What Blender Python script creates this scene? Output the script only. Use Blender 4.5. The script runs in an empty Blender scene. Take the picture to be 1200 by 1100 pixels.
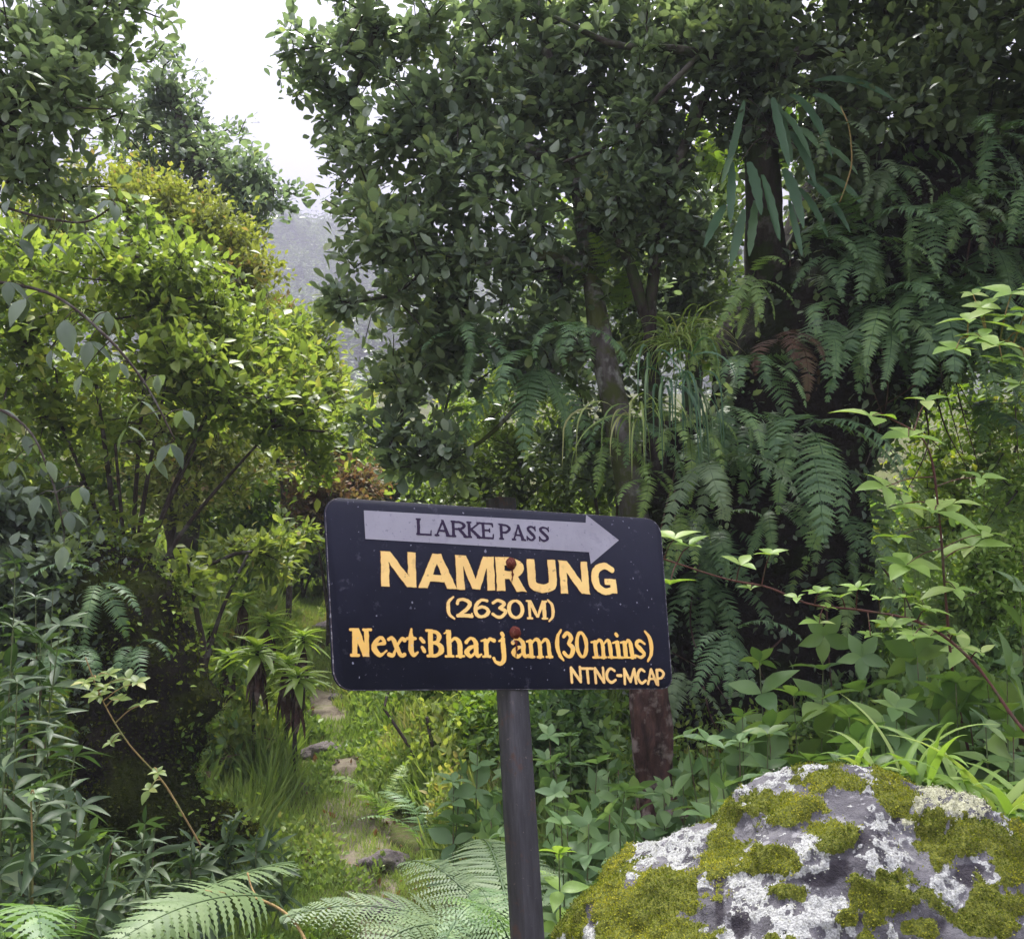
import bpy, math, random
import numpy as np
from math import radians, sin, cos, pi

random.seed(7)
RNG = np.random.default_rng(11)
SC = bpy.context.scene
COL = SC.collection

# ------------------------------------------------------------------ camera, sky, sun, exposure
FPX = 1155.0                       # focal length in pixels of the 1200 x 1100 photograph
PITCH = radians(6.0)
CAMZ = 1.5
cam_d = bpy.data.cameras.new('camera')
cam_d.sensor_fit = 'HORIZONTAL'; cam_d.sensor_width = 36.0
cam_d.lens = 36.0 * FPX / 1200.0
cam_d.clip_start = 0.05; cam_d.clip_end = 6000
cam = bpy.data.objects.new('camera', cam_d); COL.objects.link(cam)
cam.location = (0, 0, CAMZ); cam.rotation_euler = (pi / 2 + PITCH, 0, 0)
SC.camera = cam

SUN_EL, SUN_AZ = radians(64), radians(-8)      # azimuth measured from +Y towards +X
w = bpy.data.worlds.new('World'); SC.world = w; w.use_nodes = True
nt = w.node_tree; nt.nodes.clear()
o_ = nt.nodes.new('ShaderNodeOutputWorld'); bg = nt.nodes.new('ShaderNodeBackground')
sky = nt.nodes.new('ShaderNodeTexSky'); sky.sky_type = 'NISHITA'; sky.sun_disc = False
sky.sun_elevation = SUN_EL; sky.sun_rotation = SUN_AZ; sky.air_density = 1.0; sky.dust_density = 4.0
mx = nt.nodes.new('ShaderNodeMix'); mx.data_type = 'RGBA'; mx.inputs[0].default_value = 0.97
# an even cloud sheet, brighter overhead than low down as every overcast sky is: L = Lz (1 + 2 sin e) / 3
gm = nt.nodes.new('ShaderNodeNewGeometry'); sx_ = nt.nodes.new('ShaderNodeSeparateXYZ'); nt.links.new(gm.outputs['Incoming'], sx_.inputs[0])
m1 = nt.nodes.new('ShaderNodeMath'); m1.operation = 'MULTIPLY'; m1.inputs[1].default_value = -1.0; nt.links.new(sx_.outputs[2], m1.inputs[0])
m2 = nt.nodes.new('ShaderNodeMath'); m2.operation = 'MAXIMUM'; m2.inputs[1].default_value = 0.0; nt.links.new(m1.outputs[0], m2.inputs[0])
m3 = nt.nodes.new('ShaderNodeMath'); m3.operation = 'MULTIPLY_ADD'; m3.inputs[1].default_value = .667; m3.inputs[2].default_value = .333; nt.links.new(m2.outputs[0], m3.inputs[0])
vm = nt.nodes.new('ShaderNodeVectorMath'); vm.operation = 'SCALE'; vm.inputs[0].default_value = (7.3, 7.25, 8.5); nt.links.new(m3.outputs[0], vm.inputs['Scale'])
nt.links.new(vm.outputs[0], mx.inputs[7])
nt.links.new(sky.outputs[0], mx.inputs[6]); nt.links.new(mx.outputs[2], bg.inputs[0])
bg.inputs[1].default_value = 0.095
nt.links.new(bg.outputs[0], o_.inputs[0])

sun_d = bpy.data.lights.new('sun', 'SUN'); sun_d.energy = 2.6; sun_d.angle = radians(16); sun_d.color = (1, .97, .92)
sun = bpy.data.objects.new('sun', sun_d); COL.objects.link(sun)
sun.rotation_euler = (pi / 2 - SUN_EL, 0, pi - SUN_AZ)   # veiled sun high ahead, over the gap above the path

SC.view_settings.view_transform = 'Standard'; SC.view_settings.look = 'None'
SC.view_settings.gamma = 1.0; SC.view_settings.exposure = 2.95
SC.render.engine = 'CYCLES'
cy = SC.cycles
cy.max_bounces = 8; cy.diffuse_bounces = 5; cy.glossy_bounces = 2; cy.transmission_bounces = 4
cy.transparent_max_bounces = 4; cy.volume_bounces = 2; cy.caustics_reflective = False; cy.caustics_refractive = False
cy.use_denoising = True; cy.sample_clamp_indirect = 4.0

cP, sP = cos(PITCH), sin(PITCH)
def at(x, y, d):
    """world point seen at pixel (x, y) of the photograph, d metres ahead of the camera"""
    r = (x - 600) / FPX * d; u = (550 - y) / FPX * d
    return np.array([r, d * cP - u * sP, CAMZ + d * sP + u * cP])
def topx(P):
    P = np.asarray(P, float); q = P - np.array([0, 0, CAMZ])
    f_ = q[..., 1] * cP + q[..., 2] * sP; u = -q[..., 1] * sP + q[..., 2] * cP
    return 600 + FPX * q[..., 0] / f_, 550 - FPX * u / f_

# ------------------------------------------------------------------ noise
def _h(ix, iy, iz, seed):
    n = (ix.astype(np.int64) * 374761393 + iy.astype(np.int64) * 668265263 + iz.astype(np.int64) * 2147483647 + seed * 1274126177) & 0xffffffff
    n = ((n ^ (n >> 13)) * 1274126177) & 0xffffffff
    n = (n ^ (n >> 16)) & 0xffffffff
    return n / 4294967295.0
def vnoise(P, seed=0):
    P = np.asarray(P, float); i = np.floor(P).astype(np.int64); f = P - i; f = f * f * (3 - 2 * f)
    r = 0
    for a in (0, 1):
        for b in (0, 1):
            for c in (0, 1):
                wgt = (f[:, 0] if a else 1 - f[:, 0]) * (f[:, 1] if b else 1 - f[:, 1]) * (f[:, 2] if c else 1 - f[:, 2])
                r = r + wgt * _h(i[:, 0] + a, i[:, 1] + b, i[:, 2] + c, seed)
    return r * 2 - 1
def fbm(P, sc=1.0, oct=4, seed=0, gain=.5):
    P = np.asarray(P, float) * sc; s = 0; a = 1
    for k in range(oct):
        s = s + a * vnoise(P + 17.3 * k, seed + k); P = P * 2.03; a *= gain
    return s

# ------------------------------------------------------------------ mesh building
class MB:
    """collects faces with a per-vertex random value v, then links them as ONE mesh object"""
    def __init__(s): s.V = []; s.L = []; s.S = []; s.A = []; s.n = 0
    def add(s, V, loops, sizes, a=0.5):
        V = np.asarray(V, float).reshape(-1, 3); s.V.append(V)
        s.L.append(np.asarray(loops, np.int64).ravel() + s.n); s.S.append(np.asarray(sizes, np.int64).ravel())
        s.A.append(np.broadcast_to(np.asarray(a, float), (len(V),)).copy()); s.n += len(V)
    def faces(s, V, F, a=0.5):
        s.add(V, [i for f in F for i in f], [len(f) for f in F], a)
    def mesh(s, name, mat, smooth=True, vals=None):
        V = np.concatenate(s.V); L = np.concatenate(s.L); S = np.concatenate(s.S); A = np.concatenate(s.A)
        me = bpy.data.meshes.new(name)
        me.vertices.add(len(V)); me.vertices.foreach_set('co', V.astype(np.float32).ravel())
        me.loops.add(len(L)); me.loops.foreach_set('vertex_index', L.astype(np.int32))
        me.polygons.add(len(S)); st = np.concatenate([[0], np.cumsum(S)[:-1]])
        me.polygons.foreach_set('loop_start', st.astype(np.int32))
        if smooth: me.polygons.foreach_set('use_smooth', np.ones(len(S), bool))
        at_ = me.attributes.new('v', 'FLOAT', 'POINT'); at_.data.foreach_set('value', A.astype(np.float32))
        for k, arr in (vals or {}).items():
            q = me.attributes.new(k, 'FLOAT', 'POINT'); q.data.foreach_set('value', np.asarray(arr, np.float32))
        me.update(calc_edges=True); me.validate(verbose=False)
        if mat: me.materials.append(mat)
        return me
    def build(s, name, mat, parent=None, smooth=True, vals=None):
        return link(name, s.mesh(name, mat, smooth, vals), parent)
def link(name, me, parent=None):
    o = bpy.data.objects.new(name, me); COL.objects.link(o)
    if parent: o.parent = parent
    return o
def tag(o, label=None, cat=None, group=None, kind=None):
    if label: o['label'] = label
    if cat: o['category'] = cat
    if group: o['group'] = group
    if kind: o['kind'] = kind
    return o
def thing(name, label, cat, loc=(0, 0, 0), group=None):
    o = bpy.data.objects.new(name, None); COL.objects.link(o); o.location = loc; o.empty_display_size = .05
    return tag(o, label, cat, group)
def unit(v):
    v = np.asarray(v, float); return v / np.maximum(np.linalg.norm(v, axis=-1, keepdims=True), 1e-9)

# leaf templates: V (k,3), length along +Y 0..1, normal +Z, plus loops, sizes
def leaf_tpl(stations, fold=.12, droop=.15, wave=0.0):
    V = [(0, 0, 0)]; F = []
    prev = None
    for i, (t, w_) in enumerate(stations):
        z = -droop * t * t
        k = len(V); zz = wave * (1 if i % 2 else -1)
        V += [(-w_, t, z + fold * w_ * 2 + zz), (0, t, z), (w_, t, z + fold * w_ * 2 - zz)]
        if prev is None: F += [(0, k + 1, k), (0, k + 2, k + 1)]
        else: F += [(prev, prev + 1, k + 1, k), (prev + 1, prev + 2, k + 2, k + 1)]
        prev = k
    k = len(V); V.append((0, 1, -droop)); F += [(prev, prev + 1, k), (prev + 1, prev + 2, k)]
    return np.array(V, float), np.array([i for f in F for i in f]), np.array([len(f) for f in F])
T_OVATE = leaf_tpl([(.3, .26), (.6, .22)], .15, .15)
T_OVATE_HI = leaf_tpl([(.12, .12), (.3, .235), (.5, .25), (.7, .18), (.87, .08)], .12, .28)
T_OBOV = leaf_tpl([(.3, .17), (.62, .27), (.85, .2)], .12, .12)
T_LANCE = leaf_tpl([(.25, .085), (.55, .09), (.8, .05)], .2, .3)
T_LANCE_HI = leaf_tpl([(.1, .05), (.25, .095), (.45, .115), (.65, .09), (.85, .045)], .2, .4)
T_SMALL = (np.array([(0, 0, 0), (-.28, .5, .05), (0, 1, -.08), (.28, .5, .05)], float), np.array([0, 2, 1, 0, 3, 2]), np.array([3, 3]))

def scatter(mb, tpl, P, D, N, S, val, curl=None):
    """n leaves: base P, axis D, approx normal N, size S, random value val"""
    V, L, Z = tpl; n = len(P)
    D = unit(D); X = unit(np.cross(D, N) + 1e-6); N2 = np.cross(X, D)
    S = np.broadcast_to(np.asarray(S, float), (n,))
    W = P[:, None, :] + S[:, None, None] * (V[None, :, 0:1] * X[:, None, :] + V[None, :, 1:2] * D[:, None, :] + V[None, :, 2:3] * N2[:, None, :])
    idx = (np.arange(n)[:, None] * len(V) + L[None, :]).ravel()
    mb.add(W.reshape(-1, 3), idx, np.tile(Z, n), np.repeat(np.broadcast_to(val, (n,)), len(V)))

def rdir(n, up=0.0):
    v = RNG.normal(size=(n, 3)); v = unit(v); v[:, 2] += up; return unit(v)

def frames(P):
    P = np.asarray(P, float); T = np.gradient(P, axis=0); T = unit(T)
    ref = np.array([0, 1., 0]) if abs(T[0][2]) > .7 else np.array([0, 0, 1.])
    X = []; x = unit(np.cross(T[0], ref))
    for t in T:
        x = unit(x - t * np.dot(x, t)); X.append(x)
    X = np.array(X); return T, X, np.cross(T, X)
def tube(mb, P, R, seg=6, a=.5, bump=0.0, bscale=8, cap=True):
    P = np.asarray(P, float); n = len(P); R = np.broadcast_to(np.asarray(R, float), (n,))
    T, X, Y = frames(P); th = np.arange(seg) / seg * 2 * pi
    V = P[:, None] + R[:, None, None] * (np.cos(th)[None, :, None] * X[:, None] + np.sin(th)[None, :, None] * Y[:, None])
    if bump:
        Q = V.reshape(-1, 3); nn = fbm(Q * np.array([1, 1, .35]), bscale, 4, 3).reshape(n, seg)
        V = P[:, None] + (V - P[:, None]) * (1 + bump * nn[..., None])
    V = V.reshape(-1, 3)
    i = np.arange(n - 1)[:, None] * seg; j = np.arange(seg)[None, :]; k = (j + 1) % seg
    F = np.stack([i + j, i + k, i + k + seg, i + j + seg], -1).reshape(-1, 4)
    if cap:
        V = np.concatenate([V, P[-1:]]); tip = n * seg
        L2 = np.stack([(n - 1) * seg + j[0], (n - 1) * seg + k[0], np.full(seg, tip)], -1)
        mb.add(V, np.concatenate([F.ravel(), L2.ravel()]), np.concatenate([np.full(len(F), 4), np.full(seg, 3)]), a)
    else: mb.add(V, F.ravel(), np.full(len(F), 4), a)
def smooth_path(pts, n=24):
    """Catmull-Rom through points"""
    P = np.asarray(pts, float); P = np.vstack([2 * P[0] - P[1], P, 2 * P[-1] - P[-2]]); m = len(P) - 3
    out = []
    for s in np.linspace(0, m - 1e-6, n):
        i = int(s); t = s - i; a, b, c, d = P[i], P[i + 1], P[i + 2], P[i + 3]
        out.append(.5 * ((2 * b) + (-a + c) * t + (2 * a - 5 * b + 4 * c - d) * t * t + (-a + 3 * b - 3 * c + d) * t ** 3))
    return np.array(out)

# ------------------------------------------------------------------ materials
def mat_new(name):
    m = bpy.data.materials.new(name); m.use_nodes = True; t = m.node_tree; t.nodes.clear()
    o = t.nodes.new('ShaderNodeOutputMaterial'); return m, t, o
def ramp(t, src, cols, pos=None):
    r = t.nodes.new('ShaderNodeValToRGB'); cr = r.color_ramp
    pos = pos or [i / (len(cols) - 1) for i in range(len(cols))]
    while len(cr.elements) < len(cols): cr.elements.new(.5)
    for e, c, p in zip(cr.elements, cols, pos): e.position = p; e.color = (*c, 1)
    t.links.new(src, r.inputs[0]); return r.outputs[0]
def attr(t, name):
    a = t.nodes.new('ShaderNodeAttribute'); a.attribute_name = name; return a.outputs['Fac']
def noise(t, scale, detail=4, rough=.6, coord=None, dist=0):
    n = t.nodes.new('ShaderNodeTexNoise'); n.inputs['Scale'].default_value = scale
    n.inputs['Detail'].default_value = detail; n.inputs['Roughness'].default_value = rough; n.inputs['Distortion'].default_value = dist
    if coord is None:
        coord = t.nodes.new('ShaderNodeTexCoord').outputs['Object']
    t.links.new(coord, n.inputs['Vector']); return n.outputs['Fac']
def math_(t, op, a, b=None, clamp=False):
    m = t.nodes.new('ShaderNodeMath'); m.operation = op; m.use_clamp = clamp
    for i, x in enumerate((a, b)):
        if x is None: continue
        if isinstance(x, (int, float)): m.inputs[i].default_value = x
        else: t.links.new(x, m.inputs[i])
    return m.outputs[0]
def mixc(t, fac, a, b, mode='MIX'):
    m = t.nodes.new('ShaderNodeMix'); m.data_type = 'RGBA'; m.blend_type = mode
    for s, x in ((m.inputs[0], fac), (m.inputs[6], a), (m.inputs[7], b)):
        if isinstance(x, (int, float)): s.default_value = x
        elif isinstance(x, tuple): s.default_value = (*x, 1)
        else: t.links.new(x, s)
    return m.outputs[2]
def bump(t, h, strength=.5, dist=.01):
    b = t.nodes.new('ShaderNodeBump'); b.inputs['Strength'].default_value = strength; b.inputs['Distance'].default_value = dist
    t.links.new(h, b.inputs['Height']); return b.outputs[0]
def pbsdf(t, col, rough=.6, normal=None, spec=.5, metal=0):
    p = t.nodes.new('ShaderNodeBsdfPrincipled')
    if isinstance(col, tuple): p.inputs['Base Color'].default_value = (*col, 1)
    else: t.links.new(col, p.inputs['Base Color'])
    if isinstance(rough, (int, float)): p.inputs['Roughness'].default_value = rough
    else: t.links.new(rough, p.inputs['Roughness'])
    p.inputs['Specular IOR Level'].default_value = spec; p.inputs['Metallic'].default_value = metal
    if normal: t.links.new(normal, p.inputs['Normal'])
    return p.outputs[0]
def leaf_mat(name, cols, pos=None, trans=.4, tint=(1.25, 1.3, .55), rough=.45, spec=.4, blotch=6):
    m, t, o = mat_new(name)
    c = ramp(t, attr(t, 'v'), cols, pos)
    n = noise(t, blotch, 2)
    c = mixc(t, .55, c, mixc(t, n, (.5, .5, .5), (1.5, 1.5, 1.3)), 'MULTIPLY')
    p = pbsdf(t, c, rough, spec=spec)
    tr = t.nodes.new('ShaderNodeBsdfTranslucent'); t.links.new(mixc(t, 1.0, c, tint, 'MULTIPLY'), tr.inputs[0])
    s = t.nodes.new('ShaderNodeMixShader'); s.inputs[0].default_value = trans
    t.links.new(p, s.inputs[1]); t.links.new(tr.outputs[0], s.inputs[2]); t.links.new(s.outputs[0], o.inputs[0])
    return m
def bark_mat(name, a, b, c, scale=14, moss=None, bumpd=.012):
    m, t, o = mat_new(name)
    co = t.nodes.new('ShaderNodeTexCoord').outputs['Object']
    mp = t.nodes.new('ShaderNodeMapping'); mp.inputs['Scale'].default_value = (1, 1, .28); t.links.new(co, mp.inputs[0])
    n1 = noise(t, scale, 6, .7, mp.outputs[0], .4); n2 = noise(t, scale * .45, 4, .6, co)
    col = ramp(t, n1, [a, b], [.35, .65])
    col = mixc(t, ramp(t, n2, [(0, 0, 0), (1, 1, 1)], [.52, .62]), col, c)
    if moss: col = mixc(t, ramp(t, noise(t, scale * .3, 5, .7, co), [(0, 0, 0), (1, 1, 1)], [.46, .56]), col, moss)
    t.links.new(pbsdf(t, col, .85, bump(t, n1, .9, bumpd), .25), o.inputs[0]); return m

M = {}
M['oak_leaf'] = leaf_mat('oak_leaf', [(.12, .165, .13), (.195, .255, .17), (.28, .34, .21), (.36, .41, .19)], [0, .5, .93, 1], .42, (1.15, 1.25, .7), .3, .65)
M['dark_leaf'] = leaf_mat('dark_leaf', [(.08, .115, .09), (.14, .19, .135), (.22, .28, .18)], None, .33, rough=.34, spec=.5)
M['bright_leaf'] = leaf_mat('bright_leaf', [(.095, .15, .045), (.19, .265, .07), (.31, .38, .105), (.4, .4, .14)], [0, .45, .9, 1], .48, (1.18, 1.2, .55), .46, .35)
M['yellow_leaf'] = leaf_mat('yellow_leaf', [(.12, .18, .05), (.22, .29, .075), (.33, .38, .12), (.38, .33, .14)], [0, .5, .88, 1], .48, (1.2, 1.2, .55), .5, .3)
M['olive_leaf'] = leaf_mat('olive_leaf', [(0.121, 0.149, 0.047), (0.216, 0.257, 0.074), (0.311, 0.338, 0.108), (0.270, 0.203, 0.108)], [0, .5, .85, 1], .45, (1.2, 1.2, .5), .55, .3)
M['brown_leaf'] = leaf_mat('brown_leaf', [(0.112, 0.098, 0.049), (0.210, 0.182, 0.084), (0.238, 0.126, 0.084), (0.168, 0.196, 0.070)], None, .35, (1.1, 1, .6), .6, .2)
M['fern'] = leaf_mat('fern', [(.08, .15, .08), (.15, .25, .11), (.24, .35, .14)], None, .4, (1.15, 1.25, .55), .5, .35)
M['fern_front'] = leaf_mat('fern_front', [(.09, .145, .06), (.135, .2, .085), (.19, .26, .11)], None, .35, (1.15, 1.2, .55), .5, .3)
M['fern_light'] = leaf_mat('fern_light', [(0.120, 0.204, 0.072), (0.216, 0.324, 0.108), (0.324, 0.408, 0.120)], None, .42, (1.1, 1.2, .5), .5, .3)
M['fern_pale'] = leaf_mat('fern_pale', [(.11, .165, .09), (.16, .225, .12), (.22, .285, .14)], None, .35, (1.15, 1.2, .6), .5, .3)
M['fern_dead'] = leaf_mat('fern_dead', [(.05, .03, .02), (.09, .05, .032), (.09, .075, .04)], None, .25, (1.2, 1, .7), .7, .2)
M['strap'] = leaf_mat('strap', [(.05, .12, .065), (.085, .17, .09), (.15, .23, .11)], None, .35, (1.1, 1.3, .6), .42, .4)
M['grass'] = leaf_mat('grass', [(.13, .21, .06), (.24, .34, .1), (.34, .41, .14), (.38, .36, .18)], [0, .5, .92, 1], .42, (1.2, 1.2, .55), .5, .3)
M['herb'] = leaf_mat('herb', [(.08, .155, .06), (.15, .25, .085), (.26, .37, .12)], None, .42, (1.2, 1.25, .5), .42, .4)
M['herb_blue'] = leaf_mat('herb_blue', [(.035, .065, .03), (.07, .115, .055), (.13, .18, .085)], None, .3, (1.1, 1.3, .5), .5, .3)
M['creeper'] = leaf_mat('creeper', [(0.176, 0.297, 0.068), (0.284, 0.432, 0.108), (0.405, 0.500, 0.176)], None, .42, (1.15, 1.2, .45), .45, .35)
M['whorl_soft'] = leaf_mat('whorl_soft', [(.1, .18, .08), (.17, .28, .12), (.27, .38, .17)], None, .4, (1.15, 1.2, .6), .48, .35)
M['whorl'] = leaf_mat('whorl', [(.18, .29, .06), (.28, .4, .09), (.38, .48, .16)], None, .45, (1.2, 1.2, .5), .42, .4)
M['cover'] = leaf_mat('cover', [(0.080, 0.160, 0.032), (0.176, 0.272, 0.056), (0.288, 0.400, 0.080), (0.416, 0.416, 0.112)], [0, .45, .85, 1], .4, (1.2, 1.2, .4), .6, .25)
M['dead_leaf'] = leaf_mat('dead_leaf', [(0.120, 0.072, 0.048), (0.192, 0.108, 0.060), (0.360, 0.144, 0.060)], None, .25, (1.2, 1, .7), .7, .2)
M['red_leaf'] = leaf_mat('red_leaf', [(0.300, 0.030, 0.020), (0.450, 0.080, 0.030), (0.500, 0.300, 0.030)], None, .3, (1.2, 1, .5), .5, .3)
M['bark_grey'] = bark_mat('bark_grey', (.05, .042, .038), (.15, .135, .125), (.26, .26, .24), 16, (.06, .07, .02))
M['bark_brown'] = bark_mat('bark_brown', (.03, .016, .012), (.12, .065, .05), (.17, .13, .11), 18)
M['bark_dark'] = bark_mat('bark_dark', (.02, .016, .014), (.06, .048, .04), (.1, .09, .08), 20, (.03, .045, .012))
M['twig'] = bark_mat('twig', (.035, .026, .022), (.08, .06, .05), (.12, .11, .1), 30)
M['stem_green'] = bark_mat('stem_green', (.09, .13, .05), (.14, .17, .07), (.12, .08, .05), 30)
M['stem_red'] = bark_mat('stem_red', (.09, .035, .03), (.14, .06, .05), (.1, .08, .05), 30)
M['stem_tan'] = bark_mat('stem_tan', (.25, .16, .07), (.34, .25, .1), (.2, .2, .07), 30)

# ------------------------------------------------------------------ terrain
def ground_h(X, Y):
    X = np.asarray(X, float); Y = np.asarray(Y, float)
    h = np.where(Y < 3.2, 0, np.where(Y < 14, .145 * (Y - 3.2), 1.566 + .22 * (Y - 14)))
    h = np.where(Y > 60, 1.566 + .22 * 46 + .1 * (Y - 60), h)
    pc = .485 - .25 * np.clip(Y, 2.5, 14)                       # the path's centre line
    d = X - pc
    h = h + .26 * np.clip(d - .55, 0, 3.2) * np.clip((Y - 1.2) / 3, 0, 1) + .22 * np.clip(-d - .7, 0, 5) * np.clip((Y - 1.2) / 3, 0, 1)
    Q = np.stack([X, Y, X * 0], -1).reshape(-1, 3)
    n = fbm(Q, .9, 4, 5).reshape(X.shape) * .07 + fbm(Q, 5, 3, 9).reshape(X.shape) * .018
    return h + n
def on_ground(x, y, dmin=1.5, dmax=60):
    """point where the view ray through a pixel meets the ground"""
    ds = np.linspace(dmin, dmax, 3000); P = np.array([at(x, y, 1.0)]) - np.array([0, 0, CAMZ]); P = P * ds[:, None] + np.array([0, 0, CAMZ])
    below = np.where(P[:, 2] < ground_h(P[:, 0], P[:, 1]))[0]
    return P[below[0]] if len(below) else P[-1]

def grid_mesh(name, mat, xs, ys, hf, dz=0, vals=None):
    Xg, Yg = np.meshgrid(xs, ys); Z = hf(Xg, Yg) + dz
    V = np.stack([Xg, Yg, Z], -1).reshape(-1, 3); nx, ny = len(xs), len(ys)
    i = np.arange(ny - 1)[:, None] * nx + np.arange(nx - 1)[None, :]
    F = np.stack([i, i + 1, i + 1 + nx, i + nx], -1).reshape(-1, 4)
    mb = MB(); mb.add(V, F.ravel(), np.full(len(F), 4)); return mb.build(name, mat, vals=vals)
def ground_mat():
    m, t, o = mat_new('soil_and_litter')
    n1 = noise(t, 2.2, 6, .65); n2 = noise(t, 26, 5, .7)
    c = ramp(t, n1, [(.035, .03, .018), (.07, .085, .025), (.1, .12, .03)], [.3, .5, .7])
    c = mixc(t, ramp(t, n2, [(0, 0, 0), (1, 1, 1)], [.5, .62]), c, (.09, .07, .045))
    t.links.new(pbsdf(t, c, .95, bump(t, n2, .8, .02), .1), o.inputs[0]); return m
M['ground'] = ground_mat()
def path_mat():
    m, t, o = mat_new('trodden_earth')
    n1 = noise(t, 6, 6, .7); n2 = noise(t, 45, 4, .7)
    c = ramp(t, n1, [(.1, .08, .06), (.2, .17, .13), (.12, .13, .05)], [.35, .5, .65])
    t.links.new(pbsdf(t, c, .95, bump(t, n2, .8, .012), .1), o.inputs[0]); return m
M['path'] = path_mat()
xs = np.unique(np.concatenate([np.linspace(-3.5, 4, 120), -3.5 - np.geomspace(.1, 900, 50), 4 + np.geomspace(.1, 900, 50)]))
ys = np.unique(np.concatenate([np.linspace(-3, 10, 180), np.linspace(10, 40, 60), 40 + np.geomspace(1, 900, 40), -3 - np.geomspace(.3, 200, 12)]))
g = grid_mesh('ground', M['ground'], xs, ys, ground_h); tag(g, kind='structure')
# path strip following the ground
def path_strip():
    Y = np.linspace(2.2, 13, 170); pc = .485 - .25 * np.clip(Y, 2.5, 14)
    u = np.linspace(-1, 1, 15); wd = .2 + .07 * fbm(np.stack([Y, Y * 0, Y * 0], -1), 1.5, 3, 2)
    X = pc[:, None] + u[None, :] * wd[:, None]; Yg = np.repeat(Y[:, None], 15, 1)
    Z = ground_h(X, Yg) + .012 - .03 * (np.abs(u)[None, :] ** 4)
    V = np.stack([X, Yg, Z], -1).reshape(-1, 3); i = np.arange(169)[:, None] * 15 + np.arange(14)[None]
    F = np.stack([i, i + 1, i + 16, i + 15], -1).reshape(-1, 4); mb = MB(); mb.add(V, F.ravel(), np.full(len(F), 4))
    return mb.build('footpath', M['path'])
tag(path_strip(), kind='structure')

# ------------------------------------------------------------------ misty mountain and far-off forest
def hill_mat():
    m, t, o = mat_new('far_forest_slope')
    n1 = noise(t, .05, 6, .7); n2 = noise(t, .4, 5, .7)
    c = ramp(t, n1, [(.035, .05, .03), (.06, .08, .04), (.1, .1, .08)], [.35, .5, .68])
    t.links.new(pbsdf(t, c, .95, bump(t, n2, 1, 2.0), .1), o.inputs[0]); return m
M['hill'] = hill_mat()
def mtn_h(X, Y):
    Q = np.stack([X, Y, X * 0], -1).reshape(-1, 3)
    base = 104 * np.exp(-((X + 300) / 250) ** 2) + 78 * np.exp(-((X - 150) / 250) ** 2)
    base = base * np.clip((Y - 60) / 360, 0, 1) ** 1.1
    return base + (fbm(Q, .012, 6, 31).reshape(X.shape)) * 26 * np.clip((Y - 55) / 130, 0, 1) + .1 * np.clip(Y - 60, 0, 200) + 10.5
mt = grid_mesh('mountain', M['hill'], np.linspace(-620, 500, 160), np.linspace(56, 640, 140), mtn_h); tag(mt, kind='structure')
def forest():
    n = 11000; Y = RNG.uniform(60, 440, n); X = -.2 * Y + RNG.normal(0, 1, n) * (.13 * Y + 5)
    H = RNG.uniform(3, 7, n) * (.7 + Y / 400); Z = mtn_h(X, Y); mb = MB()
    for k in range(7):                                       # ragged tiers of boughs
        t0 = k / 7; r = (1 - t0) * H * .2 + .12
        for q in range(4):
            th = RNG.uniform(0, 2 * pi, n); d = np.stack([np.cos(th), np.sin(th), np.full(n, -.35)], -1)
            P = np.stack([X, Y, Z + H * (.14 + .86 * t0)], -1)
            scatter(mb, T_SMALL, P, d, np.tile([0, 0, 1.], (n, 1)), r * 1.5, RNG.random(n))
    mb2 = mb
    for dz in (0,):
        pass
    return mb2.build('far_forest', M['dark_leaf'])
tag(forest(), 'conifers on the misty mountainside in the gap between the trees', 'forest', kind='stuff')

# ------------------------------------------------------------------ trees
def grow(nodes, par, targets, step=.12, wob=.03, pathcost=.25, dist0=None):
    """each target is joined to the cheapest existing node by a curved twig"""
    N = [np.array(p) for p in nodes]; PR = list(par); DL = list(dist0) if dist0 is not None else [0.0] * len(N)
    tips = []
    A = np.array(N); order = np.argsort([np.min(np.linalg.norm(A - t, axis=1)) for t in targets])
    cap = len(N) + len(targets) * 40; buf = np.zeros((cap, 3)); buf[:len(N)] = A; dl = np.zeros(cap); dl[:len(N)] = DL; n = len(N); pr = PR
    for ti in order:
        t = targets[ti]; dd = np.linalg.norm(buf[:n] - t, axis=1) + pathcost * dl[:n]
        j = int(np.argmin(dd)); p0 = buf[j].copy(); L = np.linalg.norm(t - p0)
        k = max(1, min(36, int(L / step)))
        pj = pr[j]; d0 = unit(p0 - buf[pj]) if pj >= 0 else np.array([0, 0, 1.])
        c = p0 + d0 * L * .35 + np.array([0, 0, .06 * L]); last = j
        for s in range(1, k + 1):
            u = s / k; q = (1 - u) ** 2 * p0 + 2 * u * (1 - u) * c + u * u * t
            if s < k: q = q + RNG.normal(0, wob * min(1, L), 3) * .6
            buf[n] = q; pr.append(last); dl[n] = dl[last] + L / k; last = n; n += 1
        tips.append(last)
    return buf[:n], np.array(pr), np.array(tips)
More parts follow.
